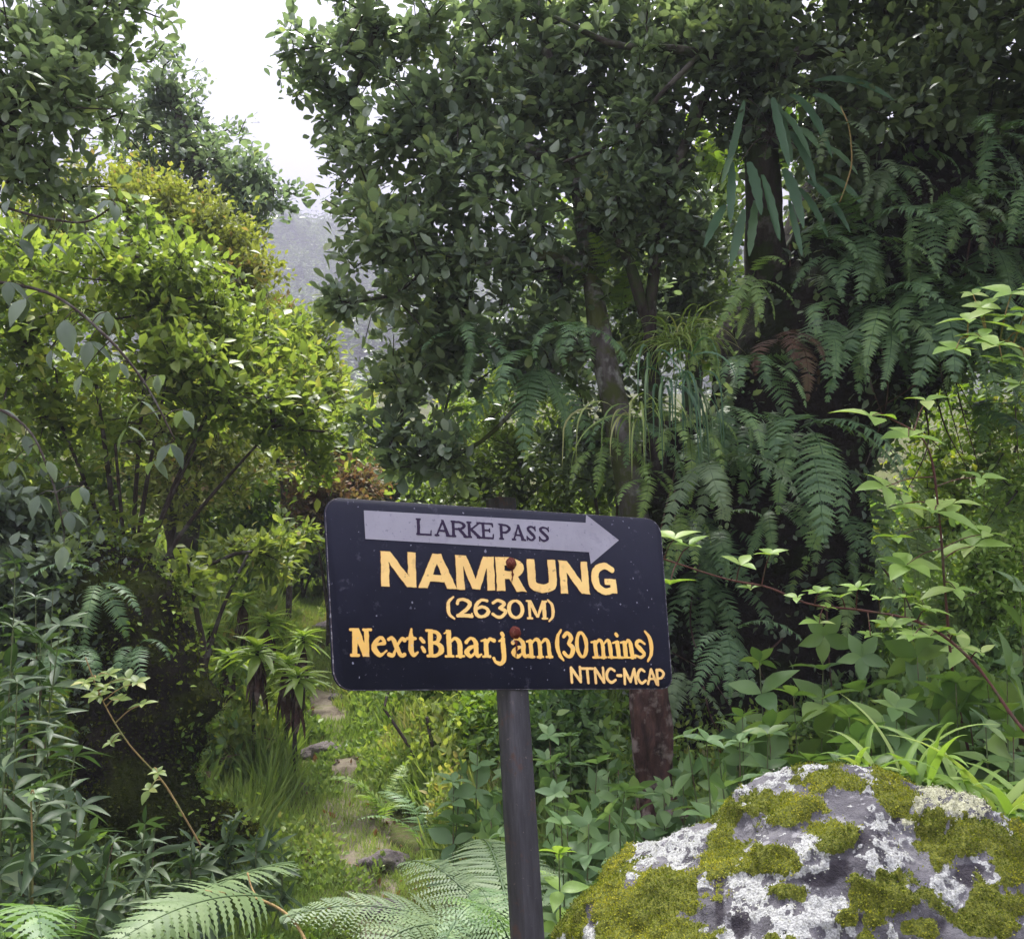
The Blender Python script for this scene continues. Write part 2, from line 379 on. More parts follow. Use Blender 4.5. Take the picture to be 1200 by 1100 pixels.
def branch_mesh(nodes, pr, tips, skip, rt=.003, ex=.5, seg=5, rmax=.08, only=None):
    cnt = np.zeros(len(nodes)); cnt[tips] = 1
    for i in range(len(nodes) - 1, 0, -1):
        if pr[i] >= 0: cnt[pr[i]] += cnt[i]
    r = np.minimum(rt * np.maximum(cnt, 1) ** ex, rmax)
    idx = np.array([i for i in range(len(nodes)) if pr[i] >= 0 and i >= skip and (only is None or only[i])])
    A = nodes[pr[idx]]; B = nodes[idx]; T = unit(B - A); B = B + T * r[idx][:, None] * .5
    ref = np.where(np.abs(T[:, 2:3]) > .8, np.array([[1., 0, 0]]), np.array([[0, 0, 1.]]))
    X = unit(np.cross(T, ref)); Y = np.cross(T, X); th = np.arange(seg) / seg * 2 * pi
    ra = np.minimum(r[pr[idx]], r[idx] * 1.5); rb = r[idx]
    ring = np.cos(th)[None, :, None] * X[:, None] + np.sin(th)[None, :, None] * Y[:, None]
    V = np.concatenate([A[:, None] + ra[:, None, None] * ring, B[:, None] + rb[:, None, None] * ring], 1)
    j = np.arange(seg); k = (j + 1) % seg; F = np.stack([j, k, k + seg, j + seg], -1)
    m = len(idx); mb = MB()
    mb.add(V.reshape(-1, 3), (np.arange(m)[:, None, None] * 2 * seg + F[None]).ravel(), np.full(m * seg, 4)); return mb, r
def crown_leaves(mb, nodes, pr, tips, tpl, size, per=14, spread=.09, up=.5, szvar=.3, droop=0.0, rosette=True, back=3, val=(0, 1), clump=1.3):
    base = []; ax = []
    for tpi in tips:
        i = tpi
        for b in range(back):
            base.append(nodes[i]); ax.append(nodes[i] - nodes[pr[i]] if pr[i] >= 0 else np.array([0, 0, 1.]))
            if pr[i] < 0: break
            i = pr[i]
    base = np.array(base); ax = unit(np.array(ax)); n = len(base); P = np.repeat(base, per, 0); Aq = np.repeat(ax, per, 0)
    m = len(P); R = rdir(m)
    P = P + R * (RNG.random((m, 1)) ** .8) * spread + Aq * RNG.uniform(-.5, .8, (m, 1)) * spread
    D = unit(Aq * .5 + rdir(m, up * .5) * 1.0 + R * .5 + np.array([0, 0, -droop]))
    Nn = unit(rdir(m) * .65 + np.array([0, 0, 1.0]))
    cl = fbm(P, clump, 3, 77) * .35
    v = np.clip(val[0] + (val[1] - val[0]) * (RNG.random(m) * .75 + .1 + cl), 0, 1)
    v = np.where(RNG.random(m) < .015, 1.0, v)
    scatter(mb, tpl, P, D, Nn, size * (1 + szvar * RNG.normal(0, .6, m)).clip(.4, 1.7), v)
def lobes_targets(lobes):
    out = []
    for (x, y, d, rx, ry, rd, n) in lobes:
        c = at(x, y, d); sx = rx / FPX * d; sz = ry / FPX * d
        n2 = int(n * 1.9); q = unit(RNG.normal(size=(n2, 3))) * RNG.random((n2, 1)) ** (1 / 2.2) * np.where(RNG.random((n2, 1)) < .12, 1.3, 1.0)
        T_ = c + q * np.array([sx, rd, sz]); f_ = fbm(T_, 1.9 * 5 / d, 3, 33); out.append(T_[np.argsort(-f_ + RNG.normal(0, .18, n2))[:n]])
    return np.concatenate(out)
def tree(name, label, cat, trunk_px, radii, lobes, leafmat, tpl, lsize, per, spread, barkmat, twigmat=None, group=None,
         extra_trunks=(), part='branch_mass', up=.5, droop=0, back=3, rt=.003, seg=14, bumpy=.18, pathcost=.25, szvar=.3, val=(0, 1), step=.12, rmax=.08, crown='crown', trunkname='trunk'):
    pts = smooth_path([at(*p) if len(p) == 3 else p[1] for p in trunk_px], 30)
    root = thing(name, label, cat, tuple(pts[0]), group); org = pts[0]
    R = np.interp(np.linspace(0, 1, 30), np.linspace(0, 1, len(radii)), radii)
    mb = MB(); tube(mb, pts - org, R, seg, bump=bumpy, bscale=7)
    tk = mb.build(trunkname, barkmat, root)
    nodes = list(pts[10:]); par = [-1] + list(range(len(nodes) - 1))
    for (epts, er) in extra_trunks:
        ep = smooth_path([at(*p) for p in epts], 18); mb = MB(); tube(mb, ep - org, np.linspace(er[0], er[1], 18), 10, bump=bumpy, bscale=8)
        mb.build('limb', barkmat, root); k = len(nodes)
        nodes += list(ep); par += [-1] + list(range(k, k + 17))
    tg = lobes_targets(lobes); skip = len(nodes)
    N, PR, tips = grow(nodes, par, tg, step=step, pathcost=pathcost)
    gid = np.zeros(len(N), int); nb = len(pts[10:])
    for i in range(nb, skip): gid[i] = 1 + (i - nb) // 18
    for i in range(skip, len(N)): gid[i] = gid[PR[i]]
    for g_ in np.unique(gid[skip:]): branch_mesh(N - org, PR, tips, skip, rt=rt, rmax=rmax, only=gid == g_)[0].build('branches', twigmat or barkmat, root)
    lm = MB(); crown_leaves(lm, N - org, PR, tips, tpl, lsize, per, spread, up, szvar, droop, back=back, val=val)
    lm.build(crown, leafmat, root)
    return root, N, PR, tips

# centre oak: trunk rises behind the sign, crown fills the upper middle
tree('evergreen_oak', 'large evergreen oak with grey trunk, its crown filling the upper middle above the sign', 'tree',
     [(760, 935, 4.9), (766, 880, 4.9), (764, 800, 4.9), (748, 640, 5.0), (722, 480, 5.05), (704, 400, 5.1), (692, 320, 5.2), (672, 200, 5.3), (640, 60, 5.4), (610, -150, 5.5)],
     [.16, .105, .09, .08, .07, .058, .045, .035, .03, .025],
     [(440, 50, 5.7, 105, 90, .6, 60), (540, 20, 5.8, 150, 110, .7, 90), (600, 130, 5.4, 150, 110, .6, 110), (470, 190, 5.4, 110, 90, .5, 80),
      (600, 250, 5.2, 130, 90, .5, 90), (720, 120, 5.4, 110, 140, .6, 90), (480, 300, 5.2, 105, 70, .5, 70), (590, 370, 5.2, 110, 80, .45, 80),
      (500, 400, 5.1, 100, 70, .4, 60), (640, 420, 5.5, 70, 60, .3, 35), (440, 470, 5.0, 45, 60, .3, 10), (395, 350, 4.9, 30, 55, .2, 11), (520, 540, 5.0, 90, 40, .3, 26), (730, 260, 5.5, 60, 70, .3, 36), (700, 330, 6.3, 80, 110, .3, 60), (350, 60, 5.6, 30, 60, .3, 12),
      (620, -120, 5.6, 260, 110, 1.0, 90)],
     M['oak_leaf'], T_OBOV, .066, 10, .072, M['bark_grey'], M['bark_dark'], rt=.0026, rmax=.05, szvar=.5,
     extra_trunks=[([(692, 320, 5.2), (640, 300, 5.15), (560, 310, 5.1), (490, 290, 5.1)], (.035, .012)),
                   ([(704, 400, 5.1), (640, 440, 5.05), (560, 520, 5.0), (470, 548, 5.0)], (.02, .008)),
                   ([(672, 200, 5.3), (590, 160, 5.3), (500, 120, 5.4), (430, 70, 5.5)], (.035, .01))])
# slender crooked tree just behind and right of it
tree('crooked_tree', 'slender crooked dark grey tree forking right of the big oak trunk', 'tree',
     [(792, 900, 5.3), (785, 700, 5.25), (770, 520, 5.1), (762, 390, 5.0), (768, 310, 5.0), (785, 220, 5.0), (815, 140, 5.0), (842, 70, 5.1), (850, -60, 5.2)],
     [.06, .05, .04, .035, .032, .028, .024, .02, .015],
     [(800, 60, 5.2, 90, 90, .4, 50), (860, 20, 5.5, 90, 60, .5, 40), (790, 190, 5.3, 60, 60, .3, 26), (760, 130, 5.1, 40, 40, .3, 24), (740, 240, 4.9, 50, 60, .2, 26), (800, 260, 4.95, 40, 50, .2, 20)],
     M['oak_leaf'], T_OBOV, .06, 13, .08, M['bark_dark'], M['bark_dark'], rt=.0026, rmax=.03, val=(0, .8),
     extra_trunks=[([(762, 390, 5.0), (738, 310, 4.95), (722, 270, 4.95), (712, 200, 5.0)], (.032, .014)),
                   ([(842, 70, 4.9), (790, 58, 4.85), (720, 52, 4.85), (650, 20, 4.9)], (.028, .01)),
                   ([(830, 55, 4.85), (775, 110, 4.8), (735, 160, 4.8), (660, 190, 4.8)], (.016, .007))])
# old mossy tree at the upper right carrying the epiphytes
tree('mossy_tree', 'old moss covered tree above the fern wall, carrying the strap leaved epiphyte', 'tree',
     [(930, 700, 5.6), (915, 500, 5.5), (900, 330, 5.3), (892, 200, 5.1), (885, 90, 5.1), (880, -20, 5.2), (890, -200, 5.3)],
     [.16, .14, .12, .1, .09, .08, .07],
     [(900, 60, 4.85, 80, 60, .25, 40), (870, 150, 4.95, 40, 50, .2, 14), (960, 150, 5.0, 70, 50, .25, 24), (1080, 90, 4.8, 120, 70, .3, 55), (1190, 50, 4.7, 70, 60, .3, 30), (1010, 220, 5.1, 60, 40, .2, 18), (960, 30, 5.7, 120, 80, .5, 60), (1080, 30, 5.6, 140, 90, .6, 90), (1190, 90, 5.5, 110, 120, .6, 90), (1060, 150, 6.0, 150, 90, .5, 80),
      (1150, 260, 5.9, 120, 80, .4, 60), (860, -40, 5.5, 150, 70, .7, 50), (1120, -120, 5.2, 260, 120, 1.2, 110), (1010, 250, 6.2, 120, 80, .4, 50)],
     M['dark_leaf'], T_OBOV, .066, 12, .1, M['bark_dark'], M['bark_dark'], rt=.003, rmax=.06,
     extra_trunks=[([(885, 90, 5.1), (960, 60, 5.2), (1050, 70, 5.3), (1150, 40, 5.3)], (.05, .02)),
                   ([(900, 330, 5.3), (990, 210, 5.3), (1090, 150, 5.2), (1200, 120, 5.2)], (.045, .022))])
tree('understorey_tree', 'loose leaved tree seen against the sky between the oak and the mossy tree', 'tree',
     [(800, 760, 8.5), (805, 560, 8.5), (815, 380, 8.5), (810, 240, 8.5)], [.12, .1, .07, .03],
     [(810, 300, 8.5, 70, 70, .6, 60), (780, 200, 8.5, 90, 60, .6, 45), (850, 380, 8.3, 60, 60, .5, 50), (700, 300, 8.5, 70, 90, .6, 45), (900, 150, 8.5, 70, 60, .6, 30), (830, 190, 8.3, 45, 70, .5, 50), (850, 270, 8.3, 45, 50, .5, 30)],
     M['cover'], T_OVATE, .09, 8, .15, M['bark_dark'], M['bark_dark'], rt=.003, rmax=.05, val=(0, .8))
# trees whose crowns overhang the right side and close the top
tree('shade_tree', 'dark broadleaf tree closing the upper right corner of the picture', 'tree',
     [(1420, 1000, 4.6), (1400, 700, 4.6), (1370, 300, 4.6), (1330, -50, 4.7), (1280, -300, 4.8)], [.2, .17, .15, .12, .1],
     [(1250, -150, 4.6, 220, 120, .9, 100), (1230, 20, 4.9, 60, 80, .5, 30), (1300, 200, 4.8, 80, 120, .5, 40), (1080, -300, 4.6, 300, 110, 1.0, 110), (1000, -420, 3.8, 320, 90, 1.0, 80)],
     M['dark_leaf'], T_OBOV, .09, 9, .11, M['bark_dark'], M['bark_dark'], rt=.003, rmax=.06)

# left side: near dark-leaved tree in the corner
tree('holly_oak', 'dark leaved oak leaning in from the upper left corner', 'tree',
     [(-240, 1000, 4.2), (-200, 600, 4.2), (-150, 350, 4.0), (-80, 220, 3.9), (10, 120, 3.9), (90, 60, 4.0)], [.13, .11, .09, .06, .035, .015],
     [(40, 60, 4.0, 100, 80, .5, 40), (80, 140, 3.9, 90, 60, .4, 42), (140, 20, 4.1, 60, 60, .4, 22), (-60, 160, 4.0, 120, 160, .6, 60), (30, 230, 3.9, 80, 50, .3, 26), (60, -90, 4.2, 180, 80, .8, 40)],
     M['oak_leaf'], T_OBOV, .056, 8, .075, M['bark_dark'], M['bark_dark'], rt=.0024, rmax=.03, val=(0, .85))
tree('evergreen_oak', 'smaller evergreen oak against the sky behind the bright shrub on the left', 'tree',
     [(215, 760, 9.5), (215, 500, 9.5), (225, 380, 9.4), (240, 280, 9.3), (225, 180, 9.2), (190, 90, 9.2)], [.15, .14, .12, .09, .06, .03],
     [(185, 105, 9.2, 55, 58, .6, 44), (150, 180, 9.2, 50, 50, .6, 40), (250, 175, 9.3, 75, 55, .7, 60), (310, 235, 9.3, 58, 45, .6, 50), (290, 290, 9.3, 60, 45, .6, 45), (180, 260, 9.3, 80, 60, .6, 60), (335, 228, 9.3, 30, 18, .3, 10)],
     M['oak_leaf'], T_OBOV, .075, 10, .11, M['bark_dark'], M['bark_dark'], rt=.004, rmax=.07, val=(0, .8))

# ------------------------------------------------------------------ the trail sign
SG_R = np.array([[0.895941,-0.440259,-0.058842],[0.442686,0.874236,0.199352],[-0.036325,-0.204656,0.978160]]); SG_C = np.array([-0.00089,1.59016,1.46259])
def panel_uv(x, y):
    """where a view ray meets the sign's own plane, in panel coordinates (right, up)"""
    d = at(x, y, 1.0) - np.array([0, 0, CAMZ]); c = np.array([0, 0, CAMZ]); n = SG_R[:, 1]
    t = ((SG_C - c) @ n) / (d @ n); q = SG_R.T @ (c + t * d - SG_C); return np.array([q[0], q[2]])
def sg(u, out, v): return np.array([u, -out, v])       # local coordinates: out = towards the reader

def sd_poly(P, Q):
    Q = np.asarray(Q, float); n = len(Q); d = np.full(len(P), 1e9); s = np.ones(len(P))
    j = n - 1
    for i in range(n):
        e = Q[j] - Q[i]; w_ = P - Q[i]; b = w_ - e * np.clip((w_ @ e) / (e @ e), 0, 1)[:, None]
        d = np.minimum(d, (b * b).sum(1))
        c1 = P[:, 1] >= Q[i][1]; c2 = P[:, 1] < Q[j][1]; c3 = e[0] * w_[:, 1] > e[1] * w_[:, 0]
        s = np.where((c1 & c2 & c3) | (~c1 & ~c2 & ~c3), -s, s); j = i
    return s * np.sqrt(d)
def sd_stroke(P, S):
    d = np.full(len(P), 1e9)
    for (a, b) in zip(S[:-1], S[1:]):
        A = np.array(a[:2]); B = np.array(b[:2]); e = B - A
        h = np.clip(((P - A) @ e) / max(e @ e, 1e-12), 0, 1); w_ = (a[2] + (b[2] - a[2]) * h) / 2
        d = np.minimum(d, np.linalg.norm(P - A - h[:, None] * e, axis=1) - w_)
    return d
def curve(pts, n=18):
    P = np.array([(p[0], p[1], p[2]) for p in pts]); return [tuple(q) for q in smooth_path(P, n)]
# glyphs in units of the cap height; a = width of the letter's box
def serif(x0, x1, y, t=.06): return ('s', [(x0 + t / 2, y, t), (x1 - t / 2, y, t)])
def bar(x0, y0, x1, y1, w_):
    """square-ended bar with horizontal ends"""
    return ('p', [(x0 - w_ / 2, y0), (x0 + w_ / 2, y0), (x1 + w_ / 2, y1), (x1 - w_ / 2, y1)])
def G(ch, a, st):
    B = {'sans': .27, 'serif': .15, 'mark': .15, 'num': .18, 'low': .17}[st]; T = {'sans': .24, 'serif': .08, 'mark': .13, 'num': .13, 'low': .08}[st]
    h = B / 2; x = .69
    if st == 'sans':
        if ch == 'N': return [bar(h, 0, h, 1, B * .88), bar(a - h, 0, a - h, 1, B * .88), bar(a - h - .01, 0, h + .01, 1, B * 1.1)]
        if ch == 'A': return [('p', [(0, 0), (.27, 0), (a / 2 + .06, .86), (a / 2 + .13, 1), (a / 2 - .13, 1)]), ('p', [(a - .3, 0), (a, 0), (a / 2 + .13, 1), (a / 2 - .13, 1), (a / 2 - .06, .86)]), ('p', [(.2, .19), (a - .2, .19), (a - .28, .38), (.28, .38)])]
        if ch == 'M': return [bar(.13, 0, .12, 1, .24), bar(a - .13, 0, a - .12, 1, .24), ('p', [(.1, 1), (.34, 1), (a / 2 + .12, .02), (a / 2 - .12, .02)]), ('p', [(a - .34, 1), (a - .1, 1), (a / 2 + .12, .02), (a / 2 - .12, .02)])]
        if ch == 'R': return [bar(h, 0, h, 1, B), ('c', [(h, .88, T), (a * .55, .88, T), (a - .15, .73, B), (a * .6, .5, T), (h, .48, T)]), ('p', [(a * .35, .5), (a * .72, .5), (a + .02, 0), (a - .3, 0)])]
        if ch == 'U': return [bar(h, .35, h, 1, B), bar(a - h, .35, a - h, 1, B), ('c', [(h, .42, B), (h + .04, .22, B), (a / 2, .115, T), (a - h - .04, .22, B), (a - h, .42, B)])]
        if ch == 'G': return [('c', [(a - .13, .79, .2), (a * .56, .9, .2), (.2, .76, .24), (.13, .5, .26), (.2, .24, .24), (a * .55, .1, .2), (a - .12, .18, .18)]), bar(a - .12, .06, a - .12, .46, .22), ('p', [(a * .52, .32), (a - .02, .32), (a - .02, .5), (a * .52, .5)])]
    if st in ('serif', 'num', 'low') and ch in 'LARKEPSMNB':
        s = .075 if st != 'low' else .09; S0 = lambda c, y, w_=.15: serif(c - w_, c + w_, y, s)
        c = h + .07; y0, y1 = s / 2, 1 - s / 2
        if ch == 'L': return [bar(c, 0, c, 1, B), S0(c, y1), serif(0, a, y0, s), ('s', [(a - .04, .03, .07), (a, .3, .03)])]
        if ch == 'A': return [('p', [(a * .5 - .07, 1), (a * .5 + .06, 1), (a - .08, 0), (a - .27, 0)]), ('s', [(a * .5, .93, .08), (.14, .05, .07)]), ('s', [(.25, .33, .07), (a - .25, .33, .07)]), serif(0, .28, y0, s), serif(a - .32, a, y0, s)]
        if ch == 'R': return [bar(c, 0, c, 1, B), S0(c, y1), S0(c, y0), ('c', [(c, .94, .08), (a * .6, .92, .1), (a - .17, .73, B), (a * .6, .52, .09), (c, .49, .07)]), ('s', [(a * .5, .5, .14), (a - .12, .06, B)]), serif(a - .24, a + .03, y0, s)]
        if ch == 'K': return [bar(c, 0, c, 1, B), S0(c, y1), S0(c, y0), ('s', [(a - .14, .95, .08), (c, .42, .08)]), ('s', [(c + .12, .52, .15), (a - .14, .05, .16)]), serif(a - .3, a, y1, s), serif(a - .3, a + .02, y0, s)]
        if ch == 'E': return [bar(c, 0, c, 1, B), serif(0, a - .02, y1, s), serif(0, a, y0, s), serif(c, a * .72, .52, s), ('s', [(a - .04, .95, .06), (a - .02, .76, .04)]), ('s', [(a - .03, .05, .06), (a, .28, .04)]), ('s', [(a * .7, .42, .05), (a * .7, .62, .05)])]
        if ch == 'P': return [bar(c, 0, c, 1, B), S0(c, y1), S0(c, y0), ('c', [(c, .94, .08), (a * .6, .92, .1), (a - .11, .72, B), (a * .6, .48, .09), (c, .45, .07)])]
        if ch == 'S': return [('c', [(a - .06, .74, .05), (a * .78, .88, .08), (a * .45, .94, .09), (.12, .78, .13), (a * .5, .52, .17), (a - .12, .26, .14), (a * .55, .06, .09), (.2, .1, .09), (.05, .28, .05)]), ('s', [(a - .05, .96, .04), (a - .05, .7, .05)]), ('s', [(.05, .04, .04), (.05, .3, .05)])]
        if ch == 'M':
            return [bar(.17, 0, .17, 1, .12), bar(a - .2, 0, a - .2, 1, .19), ('p', [(.08, 1), (.3, 1), (a / 2 + .07, .1), (a / 2 - .07, .1)]), ('p', [(a - .3, 1), (a - .13, 1), (a / 2 + .06, .1), (a / 2 - .05, .1)]), serif(0, .34, y0, s), serif(a - .38, a, y0, s), serif(0, .25, y1, s), serif(a - .25, a, y1, s)]
        if ch == 'N': return [bar(.17, 0, .17, 1, .17), bar(a - .17, 0, a - .17, 1, .16), ('p', [(.1, 1), (.32, 1), (a - .08, 0), (a - .3, 0)]), serif(0, .35, y0, s), serif(-.03, .25, y1, s), serif(a - .32, a + .03, y1, s)]
        if ch == 'B': return [bar(.18, 0, .18, 1, B), serif(0, .3, y1, s), serif(.02, .3, y0, s), ('c', [(.15, .94, .09), (a * .6, .9, .12), (a - .18, .74, .17), (a * .6, .55, .1), (.2, .52, .09)]), ('c', [(.2, .52, .09), (a * .66, .48, .12), (a - .1, .27, .19), (a * .6, .07, .11), (.15, .05, .09)])]
    if ch == '2': return [('c', [(.09, .72, .14), (.16, .88, .13), (a * .5, .93, .13), (a - .12, .74, .19), (a * .65, .42, .15), (.12, .1, .12)]), ('c', [(.08, .08, .14), (a * .4, .1, .16), (a - .04, .07, .15)]), ('s', [(a - .05, .07, .12), (a - .03, .2, .06)])]
    if ch == '6': return [('c', [(a - .14, .9, .12), (a * .5, .93, .12), (.18, .68, .17), (.11, .35, .19), (.22, .12, .16), (a * .55, .06, .12), (a - .11, .25, .18), (a - .14, .46, .14), (a * .5, .58, .11), (.16, .44, .12)])]
    if ch == '3': return [('c', [(.1, .8, .12), (a * .45, .94, .13), (a - .16, .77, .17), (a * .5, .54, .11)]), ('c', [(a * .5, .54, .11), (a - .11, .36, .18), (a * .62, .09, .13), (a * .35, .06, .12), (.06, .2, .13)])]
    if ch == '0':
        wv = .19 if st == 'num' else .15; th = np.linspace(0, 2 * pi, 33)
        return [('s', [(a / 2 + (a / 2 - wv / 2) * cos(t), .5 + .45 * sin(t), .09 + (wv - .09) * abs(cos(t)) ** .8) for t in th])]
    if ch == '(': return [('c', [(a - .05, 1.04, .06), (.14, .8, .13), (.09, .45, .17), (.16, .12, .13), (a - .04, -.08, .06)])]
    if ch == ')': return [('c', [(.05, 1.04, .07), (a - .13, .8, .14), (a - .08, .45, .17), (a - .15, .12, .12), (.04, -.1, .05)])]
    if ch == ':': return [('c', [(.06, .66, .11), (.15, .56, .12), (.19, .53, .08)]), ('c', [(.1, .34, .1), (.17, .24, .13), (.2, .2, .1)])]
    if ch == '-': return [('c', [(.04, .52, .13), (a - .03, .5, .17)])]
    if st == 'low':
        s = .07; y0 = s / 2
        if ch == 'e': return [('c', [(.12, .4, .07), (a * .5, .45, .08), (a - .1, .5, .12), (a * .62, .68, .1), (.2, .56, .14), (.1, .32, .19), (.24, .1, .16), (a * .6, .06, .1), (a - .04, .2, .06)])]
        if ch == 'x': return [('c', [(.05, .62, .1), (.2, .66, .13), (a * .5, .35, .17), (a * .75, .05, .13), (a - .04, .08, .12)]), ('c', [(a - .03, .6, .14), (a * .8, .64, .09), (a * .5, .34, .07), (.22, .06, .09), (.06, .08, .13)])]
        if ch == 't': return [('c', [(a * .48, 1.0, .05), (a * .42, .8, .14), (a * .42, .5, .18), (a * .42, .22, .18), (a * .62, .06, .12), (a - .02, .16, .05)]), serif(0, a - .04, .66, .1)]
        if ch == 'h': return [bar(.2, 0, .19, .98, B), ('s', [(.19, .94, .1), (.02, .86, .05)]), ('c', [(.24, .54, .07), (a * .55, .68, .12), (a - .2, .52, .17), (a - .19, .05, B)]), serif(.02, .38, y0, s), serif(a - .36, a, y0, s)]
        if ch == 'a': return [('c', [(.1, .55, .13), (.22, .66, .1), (a * .48, .69, .1), (a - .22, .52, .17), (a - .22, .18, .17), (a - .14, .05, .12), (a - .02, .1, .05)]), ('c', [(a - .24, .4, .08), (a * .4, .36, .12), (.1, .2, .17), (.22, .05, .13), (a * .45, .06, .1), (a - .24, .2, .08)])]
        if ch == 'r': return [bar(.2, 0, .2, .66, B), ('s', [(.18, .64, .08), (.02, .6, .05)]), ('c', [(.24, .5, .07), (a * .6, .67, .1), (a - .07, .62, .15)]), serif(.03, .38, y0, s)]
        if ch == 'j': return [('c', [(a - .17, .68, .15), (a - .17, .3, .18), (a - .16, -.02, .17), (a * .55, -.22, .13), (.12, -.16, .1), (.05, -.03, .09)]), ('s', [(a - .18, .66, .08), (a - .34, .6, .05)]), ('c', [(a - .2, .88, .13), (a - .16, .82, .13)])]
        if ch == 'm': return [bar(.17, 0, .17, .66, B * .9), ('s', [(.16, .64, .08), (.0, .6, .05)]), ('c', [(.2, .52, .06), (a * .36, .68, .11), (a * .5, .55, .15), (a * .51, .05, B * .9)]), ('c', [(a * .55, .52, .06), (a * .74, .68, .11), (a - .16, .54, .15), (a - .14, .05, B * .9)]), serif(0, .32, y0, s), serif(a * .51 - .15, a * .51 + .14, y0, s), serif(a - .3, a, y0, s)]
        if ch == 'i': return [bar(a * .52, 0, a * .48, .66, B), ('s', [(a * .48, .64, .08), (.0, .58, .05)]), serif(0, a, y0, s), ('c', [(a * .4, .92, .13), (a * .5, .87, .14)])]
        if ch == 'n': return [bar(.18, 0, .17, .66, B), ('s', [(.16, .64, .08), (.0, .6, .05)]), ('c', [(.2, .52, .07), (a * .55, .68, .12), (a - .2, .52, .17), (a - .17, .05, B)]), serif(0, .34, y0, s), serif(a - .32, a, y0, s)]
        if ch == 's': return [('c', [(a - .06, .56, .07), (a * .5, .68, .1), (.14, .55, .14), (a * .5, .36, .17), (a - .13, .18, .14), (a * .5, .05, .1), (.04, .12, .08)])]
    if st == 'mark':
        if ch == 'N': return [('s', [(.08, .0, .14), (.09, .95, .17)]), ('s', [(a - .09, .03, .15), (a - .08, 1.0, .14)]), ('s', [(.1, .95, .17), (a - .12, .06, .16)])]
        if ch == 'T': return [('s', [(.05, .94, .13), (a - .05, .92, .12)]), ('s', [(a * .5, .9, .17), (a * .52, -.02, .14)])]
        if ch == 'C': return [('c', [(a - .06, .82, .13), (a * .55, .96, .13), (.14, .7, .17), (.12, .3, .17), (a * .5, .04, .14), (a - .03, .2, .12)])]
        if ch == 'M': return [('s', [(.07, .0, .14), (.12, .95, .16)]), ('s', [(.13, .93, .15), (a * .5, .12, .15)]), ('s', [(a * .5, .12, .14), (a - .14, .95, .15)]), ('s', [(a - .13, .95, .16), (a - .08, .02, .15)])]
        if ch == 'A': return [('s', [(.07, .02, .13), (a * .5, .96, .15)]), ('s', [(a * .5, .96, .15), (a - .08, .0, .16)]), ('s', [(.18, .34, .1), (a - .18, .34, .1)])]
        if ch == 'P': return [('s', [(.1, -.02, .15), (.12, .93, .16)]), ('c', [(.1, .93, .13), (a * .6, .94, .13), (a - .09, .7, .16), (a * .6, .42, .12), (.12, .38, .11)])]
    return []
def march(F, xs, ys, lvl=0.0):
    """filled marching squares (inside where F < lvl): verts, faces"""
    V = {}; VL = []; FA = []
    ny, nx = F.shape; I = F < lvl
    def vtx(key, p):
        if key not in V: V[key] = len(VL); VL.append(p)
        return V[key]
    def corner(i, j): return vtx(('c', i, j), (xs[j], ys[i]))
    def edge(i, j, k, l):
        a = (min((i, j), (k, l)), max((i, j), (k, l))); t = (lvl - F[i, j]) / (F[k, l] - F[i, j]); t = min(max(t, .02), .98)
        return vtx(a, (xs[j] + t * (xs[l] - xs[j]), ys[i] + t * (ys[k] - ys[i])))
    anyin = I[:-1, :-1] | I[1:, :-1] | I[:-1, 1:] | I[1:, 1:]
    for i, j in zip(*np.where(anyin)):
        cs = [(i, j), (i, j + 1), (i + 1, j + 1), (i + 1, j)]; poly = []
        for q in range(4):
            a = cs[q]; b = cs[(q + 1) % 4]
            if I[a]: poly.append(corner(*a))
            if I[a] != I[b]: poly.append(edge(*a, *b) if a < b else edge(*b, *a))
        if len(poly) >= 3: FA.append(poly)
    return np.array(VL), FA
def line_of(tl, bl, tr, br):
    """baseline and cap line in panel coordinates from four photographed points"""
    a, b, c, d = (panel_uv(*p) for p in (tl, bl, tr, br))
    return lambda u: (b[1] + (d[1] - b[1]) * (u - b[0]) / (d[0] - b[0]), a[1] + (c[1] - a[1]) * (u - a[0]) / (c[0] - a[0]))
def lettering(name, text, boxes, ln, st, mat, edge_mat, root, out=.0014, res=.00052, grow_=0.0, scales=None):
    for (mt_, extra, oo, nm) in ((edge_mat, .0009, out - .0005, name + '_edge'), (mat, 0.0, out, name)):
        if mt_ is None: continue
        mb = MB()
        for k, (ch, (x0, x1)) in enumerate(zip(text, boxes)):
            ym = ln[1][0][1] * .5 + ln[1][1][1] * .5
            u0 = panel_uv(x0, ym)[0]; u1 = panel_uv(x1, ym)[0]; vb, vt = ln[0]((u0 + u1) / 2); H = (vt - vb) * (scales or {}).get(k, 1)
            a = (u1 - u0) / H; el = G(ch, a, st)
            gx = np.arange(-.2, a + .2, res / H); gy = np.arange(-.4, 1.2, res / H); X, Y = np.meshgrid(gx, gy); P = np.stack([X.ravel(), Y.ravel()], 1)
            f = np.full(len(P), 1e9)
            for e in el:
                f = np.minimum(f, sd_poly(P, e[1]) if e[0] == 'p' else sd_stroke(P, curve(e[1]) if e[0] == 'c' else e[1]))
            wob = fbm(np.stack([P[:, 0] + 3.1 * k, P[:, 1], P[:, 0] * 0], -1), 7, 3, 40 + k) * .011
            f = (f + wob) * H - extra - grow_
            V, F = march(f.reshape(X.shape), gx, gy)
            if not len(F): continue
            sl = 0.0
            W = np.stack([u0 + V[:, 0] * H, np.full(len(V), -oo), vb + V[:, 1] * H], -1)
            mb.faces(W, F)
        mb.build(nm, mt_, root, smooth=False)

